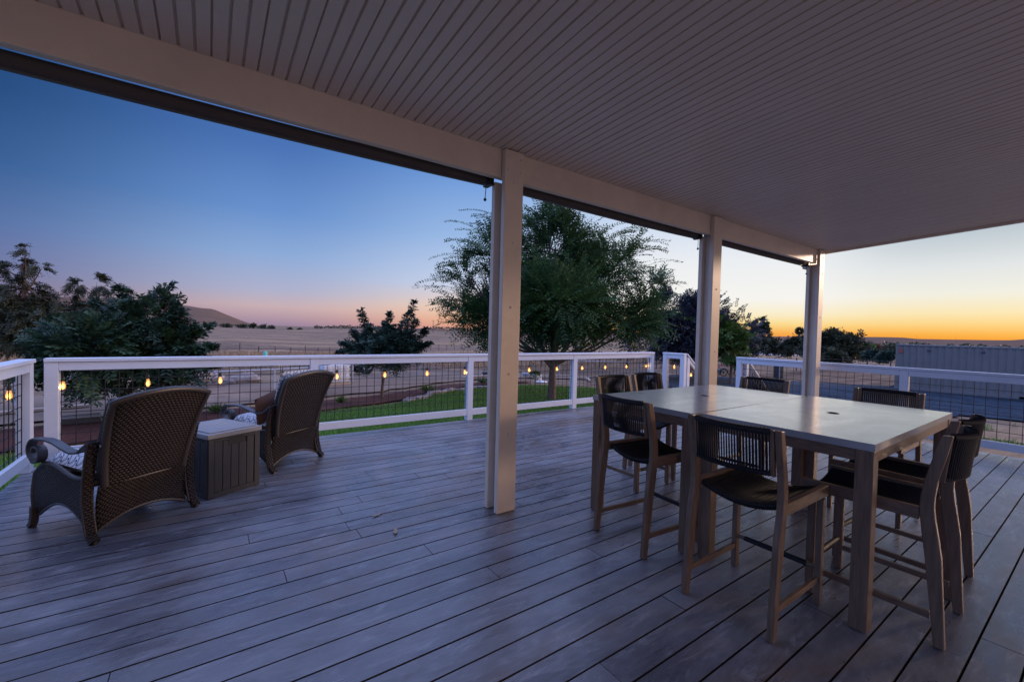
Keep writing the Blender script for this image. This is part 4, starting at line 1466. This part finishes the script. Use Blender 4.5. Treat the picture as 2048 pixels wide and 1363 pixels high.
tree('ash_tree', 'dark blue green spreading tree behind the nearer wicker armchair', 'tree', (p.x, p.y, z0), .6, .09, L, M_leaf_ash, 3000, .36, 7, .115, .045, .3, up=.35, shoots=SH)

# tall trees at the left edge
p = far(48, 705, 33)
L = [lobe(0, 3.0, 2.2, 1.6), lobe(-2.0, 3.4, 1.8, 1.2), lobe(1.6, 3.3, 1.6, 1.1), lobe(0, 5.0, 1.4, 1.3), lobe(-.3, 7.2, .8, .7), lobe(.1, 8.2, .5, .8), lobe(1.3, 7.0, .6, .5), lobe(-1.6, 7.0, .8, .4), lobe(1.8, 4.6, .8, .6), lobe(0, 1.6, 2.4, 1.0), lobe(-2.5, 5.4, .8, .5), lobe(0, 6.3, .5, .6)]
tree('eucalyptus_tree', 'tallest tree at the left edge, with a tufted top', 'tree', (p.x, p.y, p.z-.6), 6.6, .16, L, M_leaf_olive, 6500, .6, 6, .19, .07, .55, up=-.05)
p = far(185, 705, 36)
L = [lobe(-1.5, 5.9, .75, 1.2), lobe(.75, 6.2, .65, 1.3), lobe(2.5, 5.7, .55, 1.0), lobe(-1.2, 3.6, 1.7, 1.5), lobe(1.2, 3.4, 1.8, 1.5), lobe(0, 2.0, 2.6, 1.2), lobe(2.8, 2.8, 1.2, 1.0), lobe(-2.4, 2.4, 1.3, 1.1)]
tree('eucalyptus_tree', 'three topped tree between the tallest tree and the armchair tree', 'tree', (p.x, p.y, p.z-.6), 3.6, .17, L, M_leaf_olive, 6500, .6, 6, .19, .07, .5, up=.0)


def bush(label, px, py_base, depth, wpx, hpx, mat, n=900, leaf=.3, grp='trees beyond the yard', name='bush', trunk=.25, cat='tree'):
    p = far(px, py_base, depth); s_ = depth/FPX
    w, h = wpx*s_, hpx*s_
    zb = p.z
    L = []
    for k in range(6):
        a = rnd.uniform(-.34, .34)
        hh = h*(.45+.25*rnd.random())*(1-abs(a))
        L.append(lobe(a*w, hh, w*.22, h*.30, rnd.uniform(-.25, .25)*w))
    L.append(lobe(0, h*.35, w*.38, h*.33)); L.append(lobe(rnd.uniform(-.1, .1)*w, h*.74, w*.2, h*.22))
    return tree(name, label, cat, (p.x, p.y, zb), h*trunk, max(.05, h*.02), L, mat, n, leaf*2.2, 4, leaf, leaf*.5, .1, group=grp, limbs=1, jitter=.3)


bush('tall thin tree standing alone against the orange sky', 1516, 705, 75, 44, 86, M_leaf_olive, 800, .34, name='lone_tree', trunk=.4)
bush('dark rounded tree left of the lone thin tree', 1492, 708, 70, 60, 36, M_leaf_olive, 500, .4)
bush('dark tree right below the lone thin tree', 1535, 708, 72, 70, 38, M_leaf_olive, 500, .4)
bush('dark tree between the lone tree and the palm', 1582, 712, 68, 62, 42, M_leaf_olive, 600, .4)
bush('broad dark tree just right of the last white post', 1668, 722, 60, 100, 66, M_leaf_olive, 2600, .36)
bush('dark tree behind the foot of the palm', 1618, 716, 64, 46, 40, M_leaf_olive, 500, .4)
bush('low round bush in front of the broad dark tree', 1665, 723, 52, 44, 26, M_leaf_olive, 500, .25)
bush('round bush left of the container', 1750, 722, 55, 40, 22, M_leaf_teal, 450, .25)
bush('low bush touching the container corner', 1776, 725, 52, 34, 24, M_leaf_teal, 400, .25)
bush('bush between the broad dark tree and the round bush', 1722, 716, 70, 30, 20, M_leaf_olive, 350, .3)
bush('yellow green bush just above the container bushes', 1733, 704, 110, 28, 16, M_leaf_lime, 250, .45)
bush('rusty brown tree among the bushes beyond the container', 1750, 704, 120, 18, 14, leaf_mat("leaf_rust", (.10, .05, .035), (.16, .08, .05)), 200, .45)
# palm
p = far(1597, 712, 130)
pt = thing('palm_tree', 'tiny fan palm against the sunset beside the last post', 'palm', (p.x, p.y, p.z))
hp = 9.0*130/130*.93
mb = MB(); mb.tube([(0, 0, 0), (.1, 0, hp*.5), (0, 0, hp-1)], [.3, .24, .2], 7); mb.build('trunk', M_bark, pt)
n = 260
D = unit(rng.normal(0, 1, (n, 3))*np.array([1, 1, .9])+np.array([0, 0, .15]))
leaves_mesh('crown', np.tile(np.array([0, 0, hp-.8]), (n, 1))+D*.3, D, unit(np.cross(D, rng.normal(0, 1, (n, 3)))), 1.15, .35, M_leaf_olive, pt)

# far belt of trees: reads as one mass
def belt(name, a, b, depth, hpx, n, mat, leaf, dens=1.0):
    P = []
    m = 120
    hs = np.convolve(rng.random(m+8), np.ones(5)/5, 'same')[4:m+4]
    hs = (hs-hs.min())/(hs.max()-hs.min())
    for _ in range(n):
        u = rng.random(); k = int(u*(m-1))
        px = a[0]+(b[0]-a[0])*u; py = a[1]+(b[1]-a[1])*u
        hh = hpx*(.25+.75*hs[k])*rng.random()**.7
        d = depth*(1+rng.uniform(-.06, .06))
        q = far(px, py-hh, d); P.append((q.x, q.y, q.z))
    P = np.array(P); D = rand_dirs(n); N = unit(np.cross(D, rand_dirs(n)))
    o = leaves_mesh(name, P, D, N, leaf, leaf*.7, mat, None)
    o['kind'] = 'stuff'; return o


belt('far_woods', (1700, 706), (1800, 704), 210, 20, 2600, M_leaf_olive, 1.3)
belt('far_woods', (1780, 700), (2200, 706), 260, 15, 6500, M_leaf_olive, 1.4)
belt('far_woods', (1440, 706), (1690, 708), 230, 20, 3600, M_leaf_olive, 1.4)
DL = ['leftmost far clump of trees at the foot of the hill', 'second far clump from the left at the foot of the hill', 'wide low clump in the middle of the hill foot', 'tallest narrow clump at the foot of the hill', 'clump just right of the tallest one at the hill foot', 'clump at the very end of the hill slope', 'small clump out on the plain right of the hill', 'rightmost small clump out on the plain']
for i, (px, py, w_, h_) in enumerate(((427, 651, 18, 7), (452, 654, 26, 5), (482, 655.5, 30, 6), (506, 656, 14, 10), (528, 657, 26, 7), (543, 658, 12, 6), (578, 661, 14, 5), (600, 663, 12, 5))):
    bush(DL[i], px, py, 420, w_, h_, M_leaf_olive, 160, 1.0, 'dark clumps along the foot of the hill', 'distant_tree')
belt('far_woods', (628, 656), (760, 655.5), 700, 6, 900, M_leaf_olive, 2.2)
belt('far_woods', (860, 657), (960, 659), 700, 5, 500, M_leaf_olive, 2.2)


# grass
def blades(name, poly_fn, n, x0, x1, y0, y1, h, w, mat, off=.03, tilt=.35):
    X = rng.uniform(x0, x1, n*2); Y = rng.uniform(y0, y1, n*2)
    keep = [i for i in range(n*2) if poly_fn(X[i], Y[i])][:n]
    P = np.array([(X[i], Y[i], terrain(X[i], Y[i])+off-.005) for i in keep])
    m = len(P)
    D = unit(rng.normal(0, tilt, (m, 3))+np.array([0, 0, 1.0]))
    N = unit(np.cross(D, rng.normal(0, 1, (m, 3))))
    o = leaves_mesh(name, P, D, N, h*(.5+rng.random(m)), w, mat, None)
    o['kind'] = 'stuff'; return o


blades('lawn_grass', lambda x, y: y < 10.5+ss(-2.2, 4, x)*1.8+ss(4, 8.5, x)*2.3 and y > 5.9 and not (x > 11 and y > 22-x*.65) and not (x > 8.5 and y < 7), 110000, -4, 14, 5.9, 14.5, .075, .012, M_blade, .02)
blades('dry_grass', lambda x, y: True, 30000, 10, 60, 24, 75, .55, .05, M_straw, 0, .5)
blades('dry_grass', lambda x, y: y > 22+.1*x, 16000, -30, 14, 24, 70, .5, .05, M_straw, 0, .5)
blades('weeds', lambda x, y: (math.sin(x*1.7)+math.sin(y*2.3+x)) > .6, 16000, 8.2, 22, -6, 3.2, .15, .016, M_blade, 0, .6)


# ------------------------------------------------------------------ yard things
def tpos(px, py, z):
    """spot on level z seen at px,py"""
    d = FW+(px-1024)/FPX*RT-(py-681.5)/FPX*UP
    t = (z-EYE)/d[2]
    return Vector((d[0]*t, d[1]*t, z))


# container
a = Vector((32.325, 7.563)); b = Vector((33.263, 2.798))
dv = (b-a).normalized(); ang = math.atan2(dv.y, dv.x)
ct = thing('shipping_container', 'pale grey corrugated shipping container on the blue gravel', 'container', (a.x, a.y, -1.36), ang)
CL, CH, CW = 12.2, 2.60, 2.44
mb = MB()
pitch = .278
xs, ys = [.10], [.0]
x = .12
while x < CL-.3:
    xs += [x+.07, x+.12, x+.18, x+.23]; ys += [.0, .028, .028, .0]; x += pitch
xs.append(CL-.10); ys.append(.0)
n = len(xs)
v = [(x, y+.02, .16) for x, y in zip(xs, ys)]+[(x, y+.02, CH-.10) for x, y in zip(xs, ys)]
mb.add(v, [(i, i+1, n+i+1, n+i) for i in range(n-1)])
v = [(x, CW-.02-y, .16) for x, y in zip(xs, ys)]+[(x, CW-.02-y, CH-.10) for x, y in zip(xs, ys)]
mb.add(v, [(n+i, n+i+1, i+1, i) for i in range(n-1)])
mb.box(.02, .05, .06, CW-.06, .16, CH-.06); mb.box(CL-.05, CL-.02, .06, CW-.06, .16, CH-.06)
mb.build('side_wall', M_cont, ct)
mb = MB()
# scalloped roof
mb.box(.06, CL-.06, .05, CW-.05, CH-.06, CH-.03)
x = .3
while x < CL-.3:
    mb.box(x, x+.13, .12, CW-.12, CH-.03, CH-.005); x += .28
mb.build('roof', M_cont, ct)
mb = MB()
for y0 in (0, CW-.10):
    mb.box(.12, CL-.12, y0, y0+.10, CH-.11, CH-.03)
    for xa, xb in ((.12, CL/2-1.4), (CL/2-1.03, CL/2+1.03), (CL/2+1.4, CL-.12)):
        mb.box(xa, xb, y0, y0+.10, 0.0, .16)
    mb.box(CL/2-1.4, CL/2-1.03, y0, y0+.10, .12, .16); mb.box(CL/2+1.03, CL/2+1.4, y0, y0+.10, .12, .16)
for x0 in (0, CL-.12):
    for y0 in (0, CW-.12): mb.box(x0, x0+.12, y0, y0+.12, .11, CH-.11)
mb.build('frame', M_cont, ct, bevel=.01)
for x0 in (-.01, CL-.17):
    for y0 in (-.01, CW-.15):
        for z0 in (0, CH-.12):
            mb = MB(); mb.box(x0, x0+.18, y0, y0+.16, z0, z0+.12)
            mb.build('corner_casting', M_darkmetal if False else M_cont, ct, bevel=.01)
mb = MB()
for k in range(5):
    x0 = 1.3+k*2.05
    mb.box(x0, x0+.13, -.012, .019, CH-.38, CH-.27)
mb.build('vent_cover', M_darkmetal, ct, bevel=.01)
mb = MB(); mb.box(.13, .30, .004, .0188, 2.08, 2.34); mb.build('red_marking', M_red, ct)

# galvanised pipe fence: yard rail
def pipe_fence(label, pts, h, rails, grp):
    t = thing('pipe_fence', label, 'fence', (0, 0, 0), 0, grp)
    for zr in rails:
        mb = MB(); mb.tube([(x, y, terrain(x, y)+zr) for x, y in pts], .028, 7); mb.build('rail', M_pipe, t)
    for (x, y) in pts:
        mb = MB(); z = terrain(x, y); mb.tube([(x, y, z-.1), (x, y, z+h)], .03, 7); mb.build('post', M_pipe, t)


q0, q1 = tpos(300, 745, -.6), tpos(640, 728, -.6)
pipe_fence('blue grey pipe rail across the dirt road behind the armchairs', [(-4.0, 16.2), (-1.2, 16.6), (1.9, 17.1), (4.8, 18.0), (8.2, 19.2), (12, 21.5)], .75, (.72,), 'pipe fences in the yard')
pipe_fence('blue grey pipe rail past the gravel, behind the stairs', [(17.5, 19.8), (22.5, 17.8), (27.0, 15.6), (31.2, 13.2)], 1.0, (.98,), 'pipe fences in the yard')


# ranch wire fence in the field
def wire_fence(label, pxs, z_eye, n, h, grp):
    t = thing('wire_fence', label, 'fence', (0, 0, 0), 0, grp)
    P = []
    for (x0, y0), (x1, y1), m in pxs:
        for k in range(m):
            u = k/m; P.append((x0+(x1-x0)*u, y0+(y1-y0)*u))
    P.append(pxs[-1][1])
    for i, (x, y) in enumerate(P):
        z = terrain(x, y); hh = h*(1.15 if i % 4 == 0 else rnd.uniform(.85, 1.0))
        mb = MB(); mb.tube([(x, y, z-.2), (x+rnd.uniform(-.05, .05), y, z+hh)], .055, 6); mb.build('post', M_post, t)
    for k in range(3):
        mb = MB(); mb.tube([(x, y, terrain(x, y)+h*(.35+.28*k)) for x, y in P], .012, 4, cap=False); mb.build('wire', M_wire, t)


wire_fence('post and wire fence running across the dry field', [((-14, 52), (3, 60), 8), ((3, 60), (30, 84), 13), ((30, 84), (52, 96), 8)], 0, 0, 1.25, 'ranch fences')
wire_fence('dark post fence beyond the right side of the gravel', [((22, 27), (30, 22), 4), ((30, 22), (44, 15.5), 7), ((44, 15.5), (58, 9), 6)], 0, 0, 1.15, 'ranch fences')

# rocks
for i, (px, py, s_) in enumerate(((385, 771, .42), (402, 768, .5), (430, 766, .38), (455, 768, .34), (492, 764, .45), (503, 757, .3), (372, 757, .3), (360, 772, .3))):
    p = tpos(px, py+2, -.92)
    mb = MB()
    sh = rng.uniform(.7, 1.2, 3)*np.array([1, .8, .6])*s_
    ph = rng.uniform(0, 6, 6)

    def rk(u, v):
        a, b = u*2*PI, (v-.5)*PI
        r_ = 1+.14*math.sin(3*a+ph[0])*math.cos(b)+.12*math.sin(5*b+ph[1]+a)+.10*math.sin(2*a+4*b+ph[2])
        return (p.x+r_*sh[0]*math.cos(a)*math.cos(b), p.y+r_*sh[1]*math.sin(a)*math.cos(b), terrain(p.x, p.y)+sh[2]*.5+r_*sh[2]*math.sin(b))
    mb.grid(rk, 14, 8, False)
    o = mb.build('boulder', M_rock)
    lab = ['pale boulder left in the row on the dirt road', 'largest boulder in the row on the dirt road', 'boulder in the middle of the row on the dirt road', 'boulder right of the middle of the row', 'boulder at the right end of the row, below the turquoise marker', 'small boulder behind the right end of the row', 'small boulder behind the left end of the row', 'leftmost boulder of the row, nearest the spreading tree'][i]
    tag(o, lab, 'rock', 'boulders on the dirt road')
# low stone edging of the bed
eg = MB()
for i in range(34):
    u = i/33
    x = 5.0+5.5*u; y = 12.62+1.0*ss(0, .35, u)+1.0*u+.1*math.sin(i)
    s_ = rnd.uniform(.07, .12); z = terrain(x, y)
    o = MB()
    m4 = Matrix.Translation((x, y, z+.05)) @ Matrix.Rotation(rnd.uniform(0, 3), 4, 'Z')
    o.box(-s_*1.3, s_*1.3, -s_, s_, -.05, s_*.7, mat=m4)
    q = o.build('edging_stone', M_rock, bevel=.02)
    tag(q, 'rough grey stone edging the mulch bed, '+('left end of the curve' if i < 11 else 'middle of the curve' if i < 23 else 'right end of the curve'), 'stone', 'stones edging the mulch bed')

for (x, y, s_, lab) in ((6.3, 14.0, .26, 'spiky little plant in the mulch bed between the young tree and the post'), (3.2, 13.2, .16, 'small green tuft in the mulch bed left of the young tree trunk'), (.2, 12.95, .2, 'grassy tuft in the mulch bed behind the storage box'), (9.5, 15.6, .22, 'low tuft at the right end of the mulch bed')):
    n = 90
    D = unit(rng.normal(0, .7, (n, 3))*np.array([1, 1, .2])+np.array([0, 0, .8]))
    P = np.array([x, y, terrain(x, y)+.05])+rng.normal(0, .03, (n, 3))*np.array([1, 1, 0])
    o = leaves_mesh('bed_plant', P, D, unit(np.cross(D, rng.normal(0, 1, (n, 3)))), s_*1.5, .025, M_leaf_lime, None)
    tag(o, lab, 'plant', 'small plants in the mulch bed')
for (x, y, sx2, sz2, lab) in ((-.2, 18.6, 1.3, .28, 'dark low dirt heap beside the row of boulders'), (9.5, 23.5, 2.4, .4, 'low dirt mound beyond the dirt road, behind the young tree'), (14.5, 22.0, 2.0, .35, 'brown dirt mound beyond the lawn, behind the shade tree')):
    ph = rng.uniform(0, 6, 4); mb = MB()
    mb.grid(lambda u, v: (x+(u*2-1)*sx2, y+(v*2-1)*sx2*.6, terrain(x, y)-.12+sz2*(1-(u*2-1)**2)*(1-(v*2-1)**2)*(1+.35*math.sin(9*u+ph[0])*math.sin(8*v+ph[1]))+.03*math.sin(40*u+ph[2])*math.sin(31*v)), 24, 16, True)
    o = mb.build('dirt_mound', M_mound); tag(o, lab, 'dirt mound', 'dirt mounds in the yard')
for i, (x, y, L_, a_, lab) in enumerate(((-3.2, 15.0, 1.5, .3, 'pale length of timber lying on the dirt road at the left'), (2.6, 16.6, 1.1, 1.1, 'short plank lying on the dirt road behind the storage box'), (10.4, 17.6, 1.7, .2, 'long plank lying on the dirt beyond the standpipe'), (12.6, 18.6, 1.2, 2.2, 'short plank on the dirt beyond the forked tree'), (16.4, 16.2, 1.4, .9, 'plank on the dirt beyond the right end of the lawn'))):
    mb = MB(); m4 = Matrix.Translation((x, y, terrain(x, y)+.10)) @ Matrix.Rotation(a_, 4, 'Z')
    mb.box(-L_/2, L_/2, -.07, .07, -.03, .03, mat=m4)
    o = mb.build('plank', M_tan, bevel=.006); tag(o, lab, 'plank', 'planks lying in the yard')
for i, (x, y, r_, lab) in enumerate(((11.4, 18.2, .30, 'dark round basin on the dirt right of the standpipe'), (13.6, 17.9, .24, 'small basin on the dirt beyond the shade tree'))):
    mb = MB(); mb.lathe([(r_*.7, 0), (r_, .16), (r_*1.05, .2), (r_*.95, .2), (r_*.62, .03)], 18, (x, y, terrain(x, y)+.05))
    o = mb.build('basin', M_pipe if i else M_darkmetal); tag(o, lab, 'basin', 'basins in the yard')
# blue tractor with wheels, in the yard behind the farther armchair
p = tpos(704, 752, -.95)
tr = thing('tractor', 'blue tractor parked behind the farther armchair and white tank', 'tractor', (p.x, p.y, terrain(p.x, p.y)+.05), R(14)); tr.scale = (.62, .62, .62)
mb = MB(); mb.box(-1.6, .3, -.42, .42, .62, 1.25); mb.box(-1.75, -1.55, -.36, .36, .55, 1.12); mb.build('hood', M_blue, tr, bevel=.06)
mb = MB(); mb.box(.3, 1.2, -.30, .30, .55, .95); mb.box(-1.7, 1.3, -.18, .18, .42, .62); mb.build('chassis', M_darkmetal, tr, bevel=.03)
mb = MB(); mb.box(.45, .95, -.25, .25, .95, 1.07); mb.box(.88, 1.0, -.25, .25, 1.0, 1.4); mb.build('seat', M_black, tr, bevel=.03)
for s_ in (-1, 1):
    mb = MB(); mb.prism([(.25, 1.05), (.5, 1.32), (1.15, 1.32), (1.4, 1.0), (1.3, .98), (1.1, 1.2), (.55, 1.2), (.35, 1.0)], s_*.42-.13, s_*.42+.13); mb.build('fender', M_blue, tr)
    for nm, x0, r_, w_ in (('wheel', .82, .62, .30), ('wheel', -1.2, .40, .20)):
        mb = MB(); n = 24; v = []
        yy = s_*.62
        for rr_, dy in ((r_*.6, -w_/2), (r_*.92, -w_/2), (r_, -w_*.3), (r_, w_*.3), (r_*.92, w_/2), (r_*.6, w_/2)):
            for k in range(n): v.append((x0+rr_*math.cos(2*PI*k/n), yy+dy, r_+rr_*math.sin(2*PI*k/n)))
        mb.add(v, [(i*n+k, i*n+(k+1) % n, (i+1)*n+(k+1) % n, (i+1)*n+k) for i in range(5) for k in range(n)], True)
        o = mb.build(nm, M_tyre, tr)
        mb = MB(); v = []
        for rr_, dy in ((.02, -w_*.28), (r_*.25, -w_*.30), (r_*.5, -w_*.2), (r_*.6, -w_*.46), (r_*.62, w_*.46), (.02, w_*.3)):
            for k in range(n): v.append((x0+rr_*math.cos(2*PI*k/n), yy+dy, r_+rr_*math.sin(2*PI*k/n)))
        mb.add(v, [(i*n+k, i*n+(k+1) % n, (i+1)*n+(k+1) % n, (i+1)*n+k) for i in range(5) for k in range(n)], True)
        mb.build('rim', M_white, o)
mb = MB(); mb.tube([(.2, 0, 1.25), (.42, 0, 1.42)], .02, 6)
mb.tube([(.42+.02, .17*math.cos(a), 1.42+.17*math.sin(a)) for a in np.linspace(0, 2*PI, 13)], .014, 6); mb.build('steering_wheel', M_black, tr)
# white tank in a cage
p = tpos(664, 772, -.95)
tk = thing('water_tank', 'white caged plastic tank on the dirt behind the farther armchair', 'tank', (p.x, p.y, terrain(p.x, p.y)+.02), R(12))
mb = MB(); mb.box(-.52, .52, -.42, .42, .12, .80); mb.build('tank', M_white, tk, bevel=.07, seg=3)
mb = MB(); mb.lathe([(.10, .80), (.10, .85), (.02, .86)], 14); mb.build('cap', M_darkmetal, tk)
mb = MB()
for z in (.14, .30, .47, .64, .81):
    mb.tube([(-.55, -.45, z), (.55, -.45, z), (.55, .45, z), (-.55, .45, z), (-.55, -.45, z)], .010, 5)
for x in np.linspace(-.55, .55, 6):
    for y in (-.45, .45): mb.tube([(x, y, .1), (x, y, .82)], .010, 5)
mb.build('cage', M_pipe, tk)
mb = MB()
for y in (-.38, 0, .38): mb.box(-.55, .55, y-.05, y+.05, 0, .10)
mb.build('pallet', M_tan, tk, bevel=.01)

# turquoise marker
p = tpos(530, 762, -1.2)
o = MB(); o.lathe([(.11, 0), (.11, .5), (.085, .54), (.01, .55)], 12)
q = o.build('plastic_drum', M_teal); q.location = (p.x*1.25, p.y*1.25, terrain(p.x*1.25, p.y*1.25)+.3); 
tag(q, 'small turquoise plastic drum on a post beyond the boulders', 'drum')
q0 = MB(); q0.tube([(0, 0, -.5), (0, 0, .0)], .03, 6); q0.build('post', M_post, q)

# flower basket pots on posts
def planter(label, x, y, h, mat):
    t = thing('flower_pot', label, 'flower pot', (x, y, terrain(x, y)), 0, 'flower pots in the yard')
    mb = MB(); mb.lathe([(.08, h-.2), (.14, h-.1), (.155, h), (.13, h)], 14); mb.build('pot', M_white, t)
    mb = MB(); mb.tube([(0, 0, 0), (0, 0, h-.2)], .018, 6); mb.build('stand', M_darkmetal, t)
    n = 420
    D = unit(rng.normal(0, 1, (n, 3))*np.array([1, 1, .55])+np.array([0, 0, .5]))
    P = np.tile(np.array([0, 0, h-.02]), (n, 1))+rng.normal(0, .05, (n, 3))*np.array([1, 1, .2])
    leaves_mesh('flowers', P, D, unit(np.cross(D, rng.normal(0, 1, (n, 3)))), .17, .04, mat, t)


M_flower = leaf_mat("flower_orange", (.30, .16, .03), (.55, .33, .06))
planter('white pot with orange flowers under the spreading tree', -.95, 11.3, .70, M_flower)
p = tpos(1070, 776, -.9); planter('pot with yellow green plant beside the forked tree trunk', p.x, p.y, .62, M_leaf_lime)
# sprinkler riser
p = tpos(1080, 762, -.9)
t = thing('garden_tap', 'short white standpipe on a disc at the back of the lawn', 'standpipe', (p.x, p.y, terrain(p.x, p.y)+.03))
mb = MB(); mb.box(-.07, .07, -.04, .04, 0, .34); mb.build('riser', M_white, t, bevel=.01)
mb = MB(); mb.lathe([(.26, 0), (.26, .03), (.2, .04)], 18, (.1, 0, 0)); mb.build('base', M_white, t)
# sprinkler hoses, bins in the bed
t = thing('garden_tray', 'dark low tray lying on the road edge behind the left railing', 'tray', (-2.35, 12.95, terrain(-2.35, 12.95)+.05), R(6))
mb = MB(); mb.box(-.42, .42, -.2, .2, .0, .13); mb.build('tray', M_darkmetal, t, bevel=.02)
mb = MB(); mb.tube([(-.40, -.18, .15), (.40, -.18, .15), (.40, .18, .15), (-.40, .18, .15), (-.40, -.18, .15)], .014, 6); mb.build('rim', M_pipe, t)
t = thing('garden_tarp', 'folded blue tarp in the mulch bed left of the armchair', 'tarp', (-1.1, 12.2, terrain(-1.1, 12.2)+.06), R(10))
mb = MB(); mb.grid(lambda u, v: ((u-.5)*1.0, (v-.5)*.5, .06*math.sin(u*PI)*math.sin(v*PI)+.02*math.sin(u*19+v*7)+.02), 16, 8, True); mb.build('cloth', M_blue, t, solid=.01)

# shed roof and clutter at the right
p = far(1437, 742, 35)
sh_ = thing('open_shed', 'faded red open sided shed partly hidden by the second post', 'shed', (p.x, p.y, terrain(p.x, p.y)), R(-20))
mb = MB(); mb.prism([(-2.6, 2.1), (1.2, 1.95), (1.2, 1.87), (-2.6, 2.02)], -1.3, 1.3); mb.build('roof', M_red, sh_)
mb = MB(); mb.box(-2.4, 0.2, 1.0, 1.05, .0, 1.9); mb.box(-2.45, -2.4, -1, 1.05, 0, 1.95); mb.build('wall', M_red, sh_)
for x in (-2.4, 0.9):
    mb = MB(); mb.box(x, x+.1, -1.1, -1.0, 0, 1.9); mb.build('post', M_post, sh_)
# horse cart like pile: a wheeled hay wagon
p = far(1455, 742, 31)
wg = thing('garden_wagon', 'small wagon with reddish load standing past the gravel', 'wagon', (p.x, p.y, terrain(p.x, p.y)), R(-35))
mb = MB(); mb.box(-.75, .75, -.4, .4, .42, .52); mb.box(-.75, .75, -.42, -.38, .5, .68); mb.build('bed', M_tan, wg, bevel=.01)
mb = MB()
mb.grid(lambda u, v: ((u-.5)*1.4, (v-.5)*.7, .5+.35*math.sin(PI*u)*math.sin(PI*v)+.08*math.sin(13*u+7*v)+.06*math.sin(23*v)), 20, 12, False); mb.build('load', M_red, wg)
for x in (-.5, .5):
    for y in (-.45, .45):
        mb = MB(); mb.tube([(x+.26*math.cos(a), y, .27+.26*math.sin(a)) for a in np.linspace(0, 2*PI, 17)], .03, 6)
        for k in range(4): mb.beam((x-.25*math.cos(k*PI/4), y, .27-.25*math.sin(k*PI/4)), (x+.25*math.cos(k*PI/4), y, .27+.25*math.sin(k*PI/4)), .02, .02, up=(0, 1, 0))
        mb.build('wheel', M_tyre, wg)
p = tpos(1440, 743, -1.3)
o = MB(); o.lathe([(.18, 0), (.32, .18), (.34, .30), (.31, .30), (.16, .04)], 18)
q = o.build('bucket', paint("light_blue_plastic", (.15, .38, .62), .5)); q.location = (p.x, p.y, terrain(p.x, p.y)+.07)
tag(q, 'light blue tub at the back edge of the gravel', 'tub')
p = tpos(1557, 757, -1.4)
o = MB(); o.lathe([(.26, 0), (.30, .1), (.31, .72), (.30, .86), (.33, .88), (.33, .93), (.02, .98)], 18)
q = o.build('rubbish_barrel', M_darkmetal); q.location = (p.x, p.y, terrain(p.x, p.y)+.05)
tag(q, 'black barrel at the back edge of the blue gravel, seen through the mesh', 'barrel')

# far house with white roof
p = far(1552, 706, 105)
hs = thing('house', 'distant white gabled house among the dark trees', 'house', (p.x, p.y, p.z-.4), R(-12))
mb = MB(); mb.prism([(-2.4, 0), (2.4, 0), (2.4, 1.3), (0, 2.7), (-2.4, 1.3)], -4, 4); mb.build('wall', M_white, hs)
mb = MB(); mb.add([(-2.7, -4.3, 1.15), (0, -4.3, 2.78), (0, 4.3, 2.78), (-2.7, 4.3, 1.15), (2.7, -4.3, 1.15), (2.7, 4.3, 1.15)], [(0, 1, 2, 3), (1, 4, 5, 2)]); mb.build('roof', M_white, hs, solid=.12)
mb = MB(); mb.box(-.5, .5, -4.03, -4.005, .2, 1.2); mb.build('window', M_darkmetal, hs)


# utility poles
def pole(label, px, py, depth, h):
    p = far(px, py, depth)
    t = thing('utility_pole', label, 'utility pole', (p.x, p.y, p.z-.5), 0, 'thin poles on the horizon')
    mb = MB(); mb.tube([(0, 0, 0), (0, 0, h)], [.16, .10], 6); mb.build('mast', M_post, t)
    mb = MB(); mb.beam((-1, .0, h-.8), (1, 0, h-.8), .12, .12); mb.build('crossarm', M_post, t)


pole('street light like pole left of the large tree', 866, 664, 260, 8.0)
pole('thin pole on the ridge above the container, left one', 1833, 678, 1500, 14)
pole('thin pole on the ridge above the container, right one', 1911, 680, 1500, 14)
pole('thin pole on the ridge above the broad dark tree', 1729, 674, 1500, 10)
